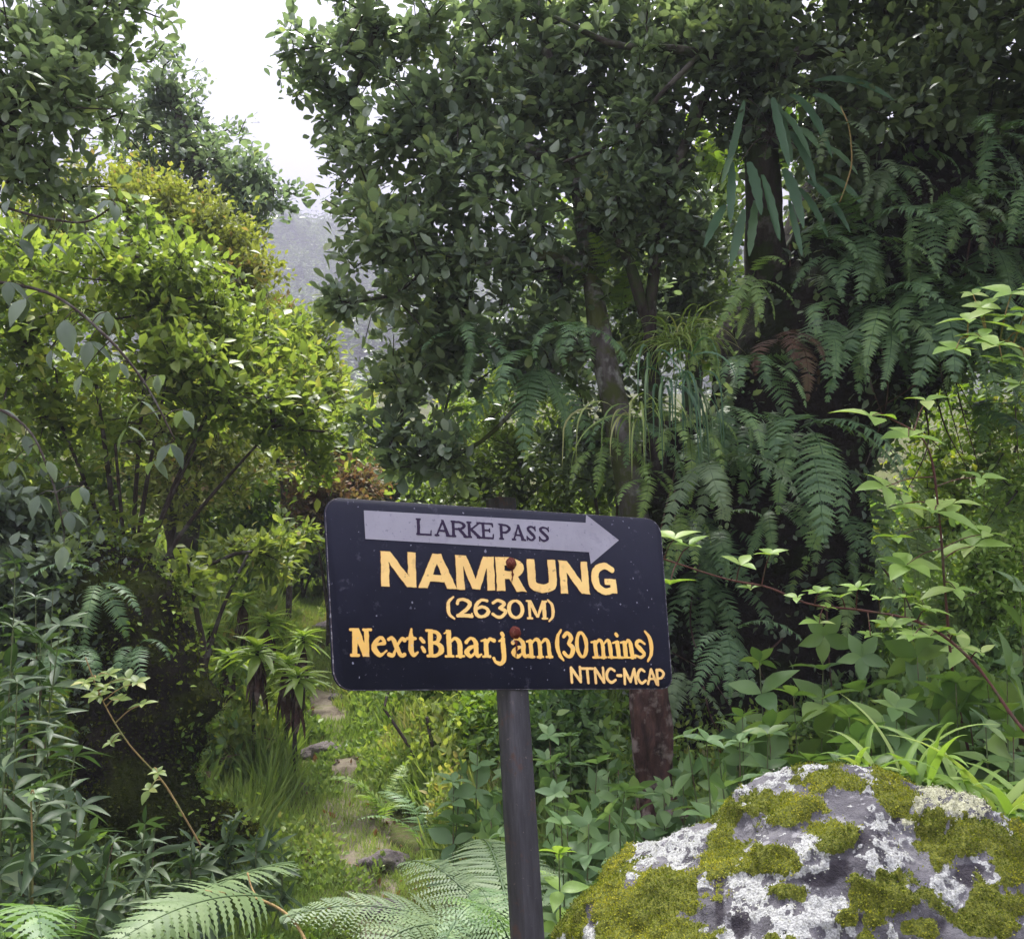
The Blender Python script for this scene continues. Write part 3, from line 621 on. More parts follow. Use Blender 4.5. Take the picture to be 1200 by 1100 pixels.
def sign_paint(name, base, speck, rough=.5, wear=.62, dark=None):
    m, t, o = mat_new(name); co = t.nodes.new('ShaderNodeTexCoord').outputs['Object']
    n1 = noise(t, 9, 5, .65, co); n2 = noise(t, 120, 3, .6, co); n3 = noise(t, 34, 5, .7, co)
    c = mixc(t, ramp(t, n1, [(0, 0, 0), (1, 1, 1)], [.35, .7]), base, tuple(min(1, b * 1.28 + .003) for b in base))
    c = mixc(t, math_(t, 'MULTIPLY', ramp(t, n2, [(0, 0, 0), (1, 1, 1)], [wear + .05, wear + .09]), .8), c, speck)
    c = mixc(t, math_(t, 'MULTIPLY', ramp(t, n3, [(0, 0, 0), (1, 1, 1)], [wear - .02, wear + .1]), .4), c, speck)
    t.links.new(pbsdf(t, c, rough, bump(t, n2, .15, .001), .16), o.inputs[0]); return m
M['sign_blue'] = sign_paint('sign_blue', (.0065, .0075, .019), (.13, .13, .18), .55)
M['sign_edge'] = sign_paint('sign_edge', (.06, .05, .06), (.3, .3, .33), .6, .5)
M['sign_grey'] = sign_paint('sign_grey', (.29, .28, .33), (.2, .19, .24), .5, .58)
M['sign_gold'] = sign_paint('sign_gold', (.85, .55, .2), (.5, .3, .12), .5, .6)
M['sign_gold_deep'] = sign_paint('sign_gold_deep', (.84, .5, .13), (.6, .5, .36), .5, .6)
M['sign_brown'] = sign_paint('sign_brown', (.1, .04, .02), (.1, .04, .02), .6)
M['sign_black'] = sign_paint('sign_black', (.025, .014, .04), (.1, .08, .12), .5, .68)
M['chip'] = sign_paint('chip', (.2, .2, .25), (.35, .35, .4), .6)
M['rust'] = sign_paint('rust', (.09, .018, .012), (.2, .07, .045), .75, .5)
def post_mat():
    m, t, o = mat_new('worn_black_steel'); co = t.nodes.new('ShaderNodeTexCoord').outputs['Object']
    mp = t.nodes.new('ShaderNodeMapping'); mp.inputs['Scale'].default_value = (1, 1, .12); t.links.new(co, mp.inputs[0])
    n1 = noise(t, 60, 5, .7, mp.outputs[0]); n2 = noise(t, 22, 5, .75, co); n3 = noise(t, 130, 3, .7, co)
    c = ramp(t, n1, [(.018, .017, .021), (.042, .04, .046), (.085, .08, .088)], [.3, .55, .75])
    c = mixc(t, ramp(t, n2, [(0, 0, 0), (1, 1, 1)], [.56, .7]), c, (.075, .036, .026))
    c = mixc(t, ramp(t, n3, [(0, 0, 0), (1, 1, 1)], [.66, .72]), c, (.14, .11, .1))
    t.links.new(pbsdf(t, c, .5, bump(t, n2, .35, .002), .35, .0), o.inputs[0]); return m
M['post'] = post_mat()

def build_sign():
    import mathutils
    root = thing('trail_sign', 'dark blue hand painted trail sign with grey arrow and yellow lettering on steel post', 'sign', (0, 0, 0))
    Mx = np.eye(4); Mx[:3, :3] = SG_R; Mx[:3, 3] = SG_C
    root.matrix_world = mathutils.Matrix(Mx.tolist())
    # panel: rounded quadrilateral traced on its own plane, 2.5 mm sheet with a rolled edge
    C = [panel_uv(*p) for p in ((379, 582), (774, 608), (789, 807), (390, 809))]
    rads = [.026, .028, .02, .026]; out = []
    for i in range(4):
        p, c, n = C[i - 1], C[i], C[(i + 1) % 4]; a = unit(p - c); b = unit(n - c); r = rads[i]
        for s in np.linspace(0, 1, 9):
            q = (1 - s) ** 2 * (c + a * r) + 2 * s * (1 - s) * (c + a * r * .12 + b * r * .12) + s * s * (c + b * r); out.append(q)
    out = np.array(out); cen = out.mean(0); n = len(out)
    nn = fbm(np.stack([out[:, 0], out[:, 1], out[:, 0] * 0], -1), 30, 3, 8); out = out + unit(out - cen) * nn[:, None] * .0006
    rings = [(1.0, 0.0), (1.0, -.0035), (.0, 0)]
    V = []; 
    for (ins, o_) in ((.0008, .0), (.0, -.0006), (.0, -.0028), (.0008, -.0034)):
        V += [sg(*(lambda q: (q[0], o_, q[1]))(p - unit(p - cen) * ins)) for p in out]
    F = [tuple(range(n))[::-1]]
    for k in range(3): F += [(k * n + i, k * n + (i + 1) % n, (k + 1) * n + (i + 1) % n, (k + 1) * n + i) for i in range(n)]
    F.append(tuple(range(3 * n, 4 * n)))
    mb = MB(); mb.faces(V, F); mb.build('panel', M['sign_blue'], root, smooth=False)
    # scuffed rim where the paint has worn from the edge
    V = []
    for p_i, p in enumerate(out):
        wd = .0012 + .0022 * max(0, fbm(np.array([[p[0], p[1], 0]]), 26, 3, 4)[0])
        V += [sg(*(p - unit(p - cen) * .0011)[[0]], .0003, (p - unit(p - cen) * .0011)[1]), sg(*(p - unit(p - cen) * (.0011 + wd))[[0]], .0003, (p - unit(p - cen) * (.0011 + wd))[1])]
    F = [(2 * i, 2 * i + 1, (2 * i + 3) % (2 * n), (2 * i + 2) % (2 * n)) for i in range(n)]
    mb = MB(); mb.faces(V, F); mb.build('worn_rim', M['sign_edge'], root, smooth=False)
    ar = [panel_uv(*p) for p in ((426, 598), (686, 612.5), (686.5, 603), (725, 633), (692, 661), (690, 647), (428, 631.5))]
    mb = MB(); mb.faces([sg(a[0], .0009, a[1]) for a in ar], [tuple(range(7))[::-1]]); mb.build('arrow', M['sign_grey'], root, smooth=False)
    L1 = line_of((487, 607.5), (488, 626.5), (643, 617.5), (642, 635)); i1 = ((488, 608), (488, 640))
    b1 = [(487.5, 505), (509, 528), (528.5, 547), (547, 563.5), (563.5, 577.5), (584.5, 598.5), (599, 615), (616, 627.5), (630.5, 643)]
    lettering('pass_lettering', 'LARKEPASS', b1, (L1, ((0, 612), (0, 632))), 'serif', M['sign_black'], None, root, out=.0014, grow_=.0006)
    L2 = line_of((446, 645.6), (448, 686.7), (720, 660), (720, 697.5))
    b2 = [(445.6, 487.8), (489.5, 534.3), (534, 579), (581, 614.5), (617.6, 651.3), (654.8, 689.2), (692, 721)]
    lettering('town_lettering', 'NAMRUNG', b2, (L2, ((0, 652), (0, 692))), 'sans', M['sign_gold'], M['sign_brown'], root)
    L3 = line_of((534, 700.5), (534, 723), (640, 704), (640, 725.5))
    b3 = [(523, 532.5), (534, 553), (554.5, 573.6), (575.5, 594), (594, 613.5), (616.7, 641), (641.2, 649)]
    lettering('height_lettering', '(2630M)', b3, (L3, ((0, 702), (0, 724))), 'num', M['sign_gold'], M['sign_brown'], root, grow_=.0005)
    L4 = line_of((411, 736), (413, 769), (760, 741), (762, 771.5))
    b4 = [(410, 434.6), (434.8, 453.5), (453.5, 474.6), (475.5, 489.5), (491, 497.5), (498.8, 520), (520, 543.8), (543, 563.5), (563.3, 580.5), (576, 594), (598, 618.5), (616.7, 646.5), (650, 659.5), (658, 673.5), (673.5, 688.5), (692.5, 718), (717.5, 729), (727, 743.5), (741.5, 756.5), (755.5, 764.5)]
    lettering('next_lettering', 'Next:Bharjam(30mins)', b4, (L4, ((0, 738), (0, 770))), 'low', M['sign_gold_deep'], M['sign_brown'], root, grow_=.0003)
    L5 = line_of((668, 781.5), (671, 799), (778, 784), (776, 801.5))
    b5 = [(668, 681), (681, 695.3), (696, 708), (709, 721), (722.4, 727.8), (730, 745.3), (745.4, 756), (757, 769.3), (768, 778.6)]
    lettering('trust_lettering', 'NTNC-MCAP', b5, (L5, ((0, 783), (0, 800))), 'mark', M['sign_gold'], M['sign_brown'], root, grow_=.00055)
    mb = MB()
    for k in range(70):
        q = np.array([RNG.uniform(-.28, .28), RNG.uniform(-.14, .14)]); rr = RNG.uniform(.0005, .0016); nn = 6; an = RNG.uniform(0, 6)
        if k % 9 == 0: rr *= 1.6
        mb.faces([sg(q[0] + rr * RNG.uniform(.5, 1.3) * cos(an + t_ * pi / 3), .00045, q[1] + rr * RNG.uniform(.5, 1.6) * sin(an + t_ * pi / 3)) for t_ in range(nn)], [tuple(range(nn))])
    tag(mb.build('paint_chips', M['chip'], root, smooth=False), kind='stuff')
    # bolts: hexagonal rusty heads on washers
    for (x, y, s) in ((598.5, 660, 1.0), (603.5, 741, 1.05)):
        c = panel_uv(x, y); mb = MB(); V = []; r = .0082 * s
        prof = [(0, r * 1.15, 12), (.0016, r * 1.15, 12), (.0017, r * .82, 12), (.006, r * .8, 12), (.0076, r * .55, 12)]
        for (o_, rr, k) in prof: V += [sg(c[0] + rr * (1 + .06 * (q % 2)) * cos(q * pi / 6 + .3), o_, c[1] + rr * (1 + .06 * (q % 2)) * sin(q * pi / 6 + .3)) for q in range(12)]
        F = [(k * 12 + q, k * 12 + (q + 1) % 12, k * 12 + 12 + (q + 1) % 12, k * 12 + 12 + q) for k in range(4) for q in range(12)] + [tuple(48 + q for q in range(12))]
        mb.faces(V, F); mb.build('bolt', M['rust'], root, smooth=False)
    for (x, y, L_) in ((599, 668, .022), (603.5, 750, .03)):
        c = panel_uv(x, y); m_ = 14; tt = np.linspace(0, 1, m_); wd = .0022 * (1 - tt) ** .7 * (1 + .5 * np.sin(tt * 17 + x)); off = .0012 * np.sin(tt * 5)
        V = [sg(c[0] + off[k] - wd[k], .0024, c[1] - tt[k] * L_) for k in range(m_)] + [sg(c[0] + off[k] + wd[k], .0024, c[1] - tt[k] * L_) for k in range(m_)]
        mb = MB(); mb.faces(V, [(k, k + 1, m_ + k + 1, m_ + k) for k in range(m_ - 1)]); mb.build('rust_run', M['rust'], root, smooth=False)
    # steel post: a square tube set 4 mm behind the sheet, turned a little so two faces show
    top = panel_uv(590, 581); botp = panel_uv(622, 1100); ax = unit(np.array([botp[0] - top[0], botp[1] - top[1]]))
    Lp = 1.75; wpx = .0235; mb = MB(); V = []; F = []
    zs = np.linspace(0, Lp, 30)
    sec = [(-.0275, .0065), (-.0262, .0045), (.0232, .0035), (.025, .0055), (.0262, .05), (.0245, .052), (-.025, .053), (-.027, .051)]
    # a chamfered near-left arris shows as the narrow second face
    sec = [(-.0145, .0250), (-.0065, .0045), (-.0055, .0037), (.0240, .0037), (.0250, .0047), (.0250, .0380), (.0240, .0390), (-.0135, .0390), (-.0145, .0380)]
    ns = len(sec)
    for z in zs:
        c = top + ax * z; px_, py_ = np.array([ax[1], -ax[0]]) * -1, None
        perp = np.array([-ax[1], ax[0]]); perp = perp if perp[0] > 0 else -perp
        for (a, b) in sec: q = c + perp * a; V.append(sg(q[0], -b, q[1]))
    for i in range(len(zs) - 1): F += [(i * ns + q, i * ns + (q + 1) % ns, (i + 1) * ns + (q + 1) % ns, (i + 1) * ns + q) for q in range(ns)]
    F.append(tuple(range(ns)))
    mb.faces(V, F); mb.build('post', M['post'], root, smooth=False)
    return root
build_sign()

# ------------------------------------------------------------------ the mossy boulder in front
crest = [(560, 1400), (600, 1240), (640, 1110), (680, 1040), (720, 995), (760, 968), (800, 955), (845, 946), (870, 930), (900, 920), (950, 914), (1000, 914), (1050, 919), (1085, 928), (1120, 940), (1160, 960), (1200, 988), (1260, 1035), (1330, 1130), (1420, 1350)]
cr = np.array([at(x, y, 2.15) for x, y in crest])
def boulder():
    nu, nv = 420, 300
    bx0, bx1 = cr[0, 0], cr[-1, 0]
    xc, rx = (bx0 + bx1) / 2, (bx1 - bx0) / 2
    u = np.linspace(0, 2 * pi, nu, endpoint=False); v = np.concatenate([np.linspace(.02, 1.25, 230), np.linspace(1.26, pi * .8, 70)])
    U, Vv = np.meshgrid(u, v); s = np.sin(Vv)
    X = xc + rx * s * np.sin(U) * .98; fr = -np.cos(U)
    Y = 2.2 + s * fr * np.where(fr < 0, .62, .5)
    hc = np.interp(X, cr[:, 0], cr[:, 2]); cz = np.cos(Vv)
    flat = np.sign(cz) * np.abs(cz) ** .8
    edge = 1 - np.abs((X - xc) / rx) ** 8
    Z = .15 + (hc - .15) * flat / np.maximum(np.sqrt(np.clip(1 - ((X - xc) / rx) ** 2, .05, 1)), .25) ** .8
    Z = np.minimum(Z, hc + .0) if False else Z
    P = np.stack([X, Y, Z], -1).reshape(-1, 3)
    return P, nu, len(v)
def boulder2():
    """dome over an (x, depth) grid folded down at its rim"""
    nx, ny = 480, 330; x0, x1 = cr[0, 0], cr[-1, 0]; xc = (x0 + x1) / 2; rx = (x1 - x0) / 2
    a = np.linspace(-1, 1, nx); b = np.linspace(-1, 1, ny); A, B = np.meshgrid(a, b)
    # square to disc
    DX = A * np.sqrt(1 - B * B / 2); DY = B * np.sqrt(1 - A * A / 2); R = np.sqrt(DX ** 2 + DY ** 2)
    X = xc + rx * DX * 1.0; Y = 2.18 + DY * np.where(DY < 0, .66, .55)
    top = np.interp(X, cr[:, 0], cr[:, 2]); prof = np.sqrt(np.clip(1 - np.abs(DY) ** 2.3 / np.maximum(1 - DX ** 2 * .96, .04) ** 1.15, 0, 1))
    Z = -.1 + (top + .1) * prof
    return np.stack([X, Y, Z], -1).reshape(-1, 3), nx, ny
P, nx, ny = boulder2(); Pg = P.reshape(ny, nx, 3)
def grid_normals(G_):
    a = np.gradient(G_, axis=1); b = np.gradient(G_, axis=0); n = unit(np.cross(a, b)); return n * np.sign(n[..., 2:3] + 1e-9)
Nn = grid_normals(Pg).reshape(-1, 3)
rid = fbm(P, 3.2, 4, 61) * .035 - np.abs(fbm(P, 2.3, 3, 65)) * .05 + fbm(P, 12, 4, 62) * .011
P0 = P.copy(); P = P + Nn * rid[:, None]; P[:, 2] += .004
px, py = topx(P)
moss_p = [(755, 1055, 88, 34, 1), (700, 1030, 36, 50, 1), (665, 1075, 30, 30, 1), (780, 1095, 70, 25, 1), (975, 917, 45, 17, 1), (1037, 910, 26, 13, 1), (915, 948, 62, 20, 1), (860, 950, 26, 13, .8), (846, 990, 25, 36, 1), (908, 1011, 36, 20, 1),
          (975, 978, 32, 24, 1), (915, 1047, 27, 12, 1), (992, 1076, 12, 10, 1), (1004, 1050, 11, 9, 1), (1048, 1052, 48, 26, 1), (1075, 1085, 30, 14, .8), (1090, 975, 30, 20, 1), (1128, 985, 50, 26, 1), (1182, 1010, 36, 36, 1), (1150, 1070, 44, 26, 1), (1050, 938, 22, 16, .8), (700, 985, 30, 20, .9), (735, 1000, 12, 30, .8), (740, 1085, 40, 25, 1),
          (1195, 1060, 20, 20, .8), (1020, 1120, 60, 14, .6), (915, 1110, 40, 12, .6)]
lich_p = [(790, 990, 42, 34, 1), (712, 1030, 16, 44, .8), (690, 1050, 40, 12, .8), (945, 1008, 40, 34, .9), (873, 1055, 34, 52, 1), (955, 1075, 60, 30, 1), (1030, 980, 40, 34, .65), (1108, 1045, 18, 42, .8), (930, 905, 30, 14, .7), (1022, 920, 20, 12, .8), (880, 930, 26, 14, .7), (1045, 1010, 40, 20, .7), (1185, 965, 20, 12, .6), (690, 1095, 40, 14, .9), (1060, 1095, 30, 12, .9), (1150, 1030, 20, 12, .7)]
crust_p = [(1107, 940, 40, 16, 1), (1090, 965, 30, 12, 1), (1128, 950, 26, 14, 1)]
dark_p = [(843, 1045, 6, 40, 1), (962, 1030, 22, 12, 1), (1050, 960, 9, 9, 1), (1012, 984, 20, 12, .9), (985, 1019, 16, 12, 1), (1135, 1025, 16, 14, 1), (868, 1085, 12, 20, .8), (1010, 1075, 12, 12, .8), (880, 1015, 8, 22, .8), (1090, 1085, 18, 14, .8)]
def spot_field(spots, amp=.45, sc=9, seed=70, hard=1.0):
    f = np.full(len(P), -9.0); front = P[:, 1] < 2.45
    n1 = fbm(P, sc, 5, seed, .6)
    for (x, y, rx_, ry_, s) in spots:
        d = np.sqrt(((px - x) / rx_) ** 2 + ((py - y) / ry_) ** 2); f = np.maximum(f, np.where(front, (1.0 - d) * s, -9))
    g_ = fbm(P, 3.0, 4, seed + 5)
    away = (~front) | (py > 1130) | (px > 1225)
    f = np.where(away, g_ * 1.2 - .1, f)
    return f + n1 * amp
fm = spot_field(moss_p, .6, 21) + .02; fl = spot_field(lich_p, .5, 22, 90); fc = spot_field(crust_p, .45, 20, 95); fd = spot_field(dark_p, .4, 20, 99)
fl2 = fbm(P, 16, 4, 120, .6) - .22
lich = np.clip(np.maximum(fl, fl2) * 5, 0, 1); moss = np.clip(fm * 4 + .25, 0, 1); crust = np.clip(fc * 5, 0, 1); drk = np.clip(fd * 4, 0, 1)
lich = np.maximum(lich, crust) * (1 - drk); lich = lich * (fbm(P, 60, 2, 130) > -.32)
cush = np.clip(fm + .15, 0, .5) ** .7 * .009 * (1 + 1.2 * fbm(P, 32, 3, 140)) * (moss > 0)
P = P + Nn * (cush + lich * .0035 * (1 + fbm(P, 110, 2, 150)) + crust * .008 * (1 + fbm(P, 80, 2, 151)))[:, None]
i = np.arange(ny - 1)[:, None] * nx + np.arange(nx - 1)[None]; F4 = np.stack([i, i + 1, i + nx + 1, i + nx], -1).reshape(-1, 4)
def boulder_mat():
    m, t, o = mat_new('lichened_rock'); co = t.nodes.new('ShaderNodeTexCoord').outputs['Object']
    n1 = noise(t, 7, 6, .65, co); n2 = noise(t, 60, 5, .7, co); n3 = noise(t, 220, 3, .7, co); n4 = noise(t, 26, 5, .7, co)
    c = ramp(t, n1, [(.05, .047, .052), (.115, .11, .12), (.19, .185, .19)], [.32, .52, .7])
    c = mixc(t, ramp(t, n4, [(0, 0, 0), (1, 1, 1)], [.56, .62]), c, (.24, .235, .245))
    c = mixc(t, attr(t, 'dark'), c, (.035, .031, .037))
    lc = ramp(t, n3, [(.14, .14, .135), (.34, .345, .33), (.52, .53, .5)], [.3, .5, .68])
    lc = mixc(t, attr(t, 'crust'), lc, ramp(t, n3, [(.2, .2, .12), (.42, .42, .28), (.52, .51, .38)], [.3, .5, .7]))
    lf = ramp(t, math_(t, 'ADD', math_(t, 'MULTIPLY', attr(t, 'lichen'), .42), math_(t, 'ADD', math_(t, 'MULTIPLY', n2, .75), math_(t, 'MULTIPLY', n4, .55))), [(0, 0, 0), (1, 1, 1)], [.92, .95])
    c = mixc(t, lf, c, lc)
    mc = ramp(t, n3, [(.025, .035, .006), (.1, .115, .014), (.2, .2, .03)], [.3, .5, .72])
    c = mixc(t, ramp(t, math_(t, 'ADD', attr(t, 'moss'), math_(t, 'MULTIPLY', n2, .8)), [(0, 0, 0), (1, 1, 1)], [.8, .95]), c, mc)
    h = math_(t, 'ADD', n3, math_(t, 'MULTIPLY', n2, 1.5))
    t.links.new(pbsdf(t, c, .9, bump(t, h, .8, .006), .2), o.inputs[0]); return m
M['boulder'] = boulder_mat()
root = thing('boulder', 'big boulder patched with yellow green moss and white lichen, right of the sign post', 'boulder', (float(P[:, 0].mean()), 2.2, 0)); org = np.array(root.location)
mb = MB(); mb.add(P - org, F4.ravel(), np.full(len(F4), 4))
mb.build('rock', M['boulder'], root, vals={'moss': moss, 'lichen': lich, 'crust': crust, 'dark': drk})
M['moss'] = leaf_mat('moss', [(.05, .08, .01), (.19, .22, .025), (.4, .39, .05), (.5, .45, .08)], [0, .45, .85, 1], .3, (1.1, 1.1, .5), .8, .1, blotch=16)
def moss_tufts():
    Nm = grid_normals(P.reshape(ny, nx, 3)).reshape(-1, 3)
    pr = np.where(P[:, 1] < 2.7, np.clip(fm * 4 + .45, 0, 1) ** 2, 0)
    a = np.linalg.norm(np.cross(np.gradient(P.reshape(ny, nx, 3), axis=1), np.gradient(P.reshape(ny, nx, 3), axis=0)), axis=2).ravel(); pr = pr * a; pr /= pr.sum()
    n = 170000; k = RNG.choice(len(P), n, p=pr); B = P[k] + RNG.normal(0, .0022, (n, 3)) - org; N_ = Nm[k]
    D = unit(N_ + rdir(n) * .75); mbm = MB()
    v = np.clip(RNG.random(n) * .6 + .15 + fbm(B, 9, 3, 160) * .45, 0, 1)
    scatter(mbm, T_SMALL, B, D, rdir(n), RNG.uniform(.0028, .0065, n), v); return mbm.build('moss', M['moss'], root)
tag(moss_tufts(), kind='stuff')
def lichen_lobes():
    Nm = grid_normals(P.reshape(ny, nx, 3)).reshape(-1, 3); pr = (np.maximum(fc, fl - .1) > .05) & (P[:, 1] < 2.6) & (moss < .5); wgt = pr * np.where(fc > 0, 5.0, 1.0); wgt = wgt / wgt.sum()
    n = 26000; k = RNG.choice(len(P), n, p=wgt); B = P[k] + RNG.normal(0, .002, (n, 3)) - org; N_ = Nm[k]; mbm = MB()
    D = unit(np.cross(N_, rdir(n)) + N_ * .35); v = np.where(fc[k] > 0, RNG.uniform(.5, 1, n), RNG.uniform(0, .5, n))
    scatter(mbm, T_SMALL, B, D, N_, RNG.uniform(.003, .006, n), v)
    M['lichen'] = leaf_mat('lichen', [(.26, .27, .25), (.42, .43, .39), (.42, .42, .3), (.55, .54, .4)], None, .1, (1, 1, .9), .9, .1)
    return mbm.build('lichen', M['lichen'], root)
tag(lichen_lobes(), kind='stuff')

# ------------------------------------------------------------------ overhang that carries the ferns, its shade put into the colour
def mass(name, pts, radii, mat, root, seg=40, n=60, bump=.28, sc=1.3, fine=.05):
    """lumpy rock or earth body swept along a path"""
    P_ = smooth_path([at(*p) for p in pts], n); R = np.interp(np.linspace(0, 1, n), np.linspace(0, 1, len(radii)), radii)
    T, X, Y = frames(P_); th = np.arange(seg) / seg * 2 * pi
    V = P_[:, None] + R[:, None, None] * (np.cos(th)[None, :, None] * X[:, None] + np.sin(th)[None, :, None] * Y[:, None])
    Q = V.reshape(-1, 3); k = (1 + bump * fbm(Q, sc, 4, 200) + fine * fbm(Q, 9, 3, 201)).reshape(n, seg, 1)
    V = P_[:, None] + (V - P_[:, None]) * k; V = np.concatenate([V.reshape(-1, 3), P_[:1], P_[-1:]])
    i = np.arange(n - 1)[:, None] * seg; j = np.arange(seg)[None]; kk = (j + 1) % seg
    F = np.stack([i + j, i + kk, i + kk + seg, i + j + seg], -1).reshape(-1, 4); m = n * seg
    mb = MB(); C1 = np.stack([j[0], kk[0], np.full(seg, m)], -1)[:, ::-1]; C2 = np.stack([(n - 1) * seg + j[0], (n - 1) * seg + kk[0], np.full(seg, m + 1)], -1)
    mb.add(V - np.array(root.location), np.concatenate([F.ravel(), C1.ravel(), C2.ravel()]), np.concatenate([np.full(len(F), 4), np.full(2 * seg, 3)]))
    return mb.build(name, mat, root), P_, R, V[:-2]
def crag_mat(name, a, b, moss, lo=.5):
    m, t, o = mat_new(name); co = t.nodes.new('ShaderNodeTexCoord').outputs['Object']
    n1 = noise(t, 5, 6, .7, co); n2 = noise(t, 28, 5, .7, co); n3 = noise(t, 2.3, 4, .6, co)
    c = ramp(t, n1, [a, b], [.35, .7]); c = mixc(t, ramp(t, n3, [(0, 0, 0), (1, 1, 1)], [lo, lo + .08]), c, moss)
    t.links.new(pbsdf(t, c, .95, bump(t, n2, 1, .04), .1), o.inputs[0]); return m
M['crag'] = crag_mat('shade_dark_mossy_crag', (.012, .01, .009), (.035, .028, .022), (.018, .024, .008))  # earth and moss colours darkened to stand in for shade under the overhang
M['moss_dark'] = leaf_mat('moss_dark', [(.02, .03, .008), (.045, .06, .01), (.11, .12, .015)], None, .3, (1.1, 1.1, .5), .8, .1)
M['mound'] = crag_mat('shade_dark_mossy_mound', (.01, .009, .007), (.03, .025, .018), (.035, .045, .008), .48)  # near-black earth colour paints in the shade of the hollow; moss is real
crag = thing('overhanging_crag', 'earthy overhang coloured dark for its shade, draped with hanging ferns, filling the right behind the sign', 'rock', tuple(at(900, 960, 5.5)))
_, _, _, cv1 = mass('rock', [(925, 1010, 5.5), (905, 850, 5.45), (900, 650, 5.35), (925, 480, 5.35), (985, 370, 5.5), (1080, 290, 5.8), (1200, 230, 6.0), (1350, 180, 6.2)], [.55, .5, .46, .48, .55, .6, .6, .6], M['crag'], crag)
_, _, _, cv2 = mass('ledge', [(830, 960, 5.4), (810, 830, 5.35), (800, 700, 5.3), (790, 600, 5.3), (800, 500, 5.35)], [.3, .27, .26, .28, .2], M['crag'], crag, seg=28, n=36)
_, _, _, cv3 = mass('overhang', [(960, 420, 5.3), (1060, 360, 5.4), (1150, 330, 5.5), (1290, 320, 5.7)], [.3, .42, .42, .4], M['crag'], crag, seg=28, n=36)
def clothe(name, lobes_xyz, tpl, size, n, mat, root, spread=.06, up=.4, seed=1):
    """small leaves growing over a body's surface points"""
    k = RNG.integers(0, len(lobes_xyz), n); B = lobes_xyz[k] + RNG.normal(0, spread, (n, 3)); mb = MB()
    v = np.clip(RNG.random(n) * .7 + .15 + fbm(B, 3, 3, seed) * .3, 0, 1)
    scatter(mb, tpl, B - np.array(root.location), unit(rdir(n, up) + np.array([0, -.6, -.1])), rdir(n, .8), size * RNG.uniform(.6, 1.4, n), v)
    return mb.build(name, mat, root)

cvs = np.concatenate([cv1, cv2, cv3]); cvs = cvs[cvs[:, 1] < 5.6]
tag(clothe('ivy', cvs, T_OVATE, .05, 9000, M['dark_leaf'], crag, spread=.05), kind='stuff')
def roots():
    mb = MB()
    for k in range(46):
        p = cvs[RNG.integers(len(cvs))]; q = p + np.array([0, -.06, 0]); L_ = RNG.uniform(.2, .9); P_ = smooth_path([q, q + np.array([RNG.normal(0, .06), -.05, -L_ * .5]), q + np.array([RNG.normal(0, .12), .0, -L_])], 12)
        tube(mb, P_ - np.array(crag.location), np.linspace(.006, .002, 12), 5)
    tag(mb.build('roots', M['bark_brown'], crag), kind='stuff')
roots()
mound = thing('shade_dark_mossy_mound', 'mossy earth mound coloured near black for the shade of its hollow side, left of the path', 'mound', tuple(at(150, 960, 4.2)))
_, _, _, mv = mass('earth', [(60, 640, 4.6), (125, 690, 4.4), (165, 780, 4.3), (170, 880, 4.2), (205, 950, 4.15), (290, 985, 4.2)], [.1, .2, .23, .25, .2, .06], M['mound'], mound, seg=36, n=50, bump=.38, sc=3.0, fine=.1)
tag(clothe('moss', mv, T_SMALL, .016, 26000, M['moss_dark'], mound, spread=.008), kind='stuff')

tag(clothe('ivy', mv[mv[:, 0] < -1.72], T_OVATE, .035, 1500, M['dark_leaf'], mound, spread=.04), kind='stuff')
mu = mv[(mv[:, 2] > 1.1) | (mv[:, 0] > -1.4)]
tag(clothe('herbs', mu, T_OVATE, .028, 1800, M['cover'], mound, spread=.05, up=.6), kind='stuff')
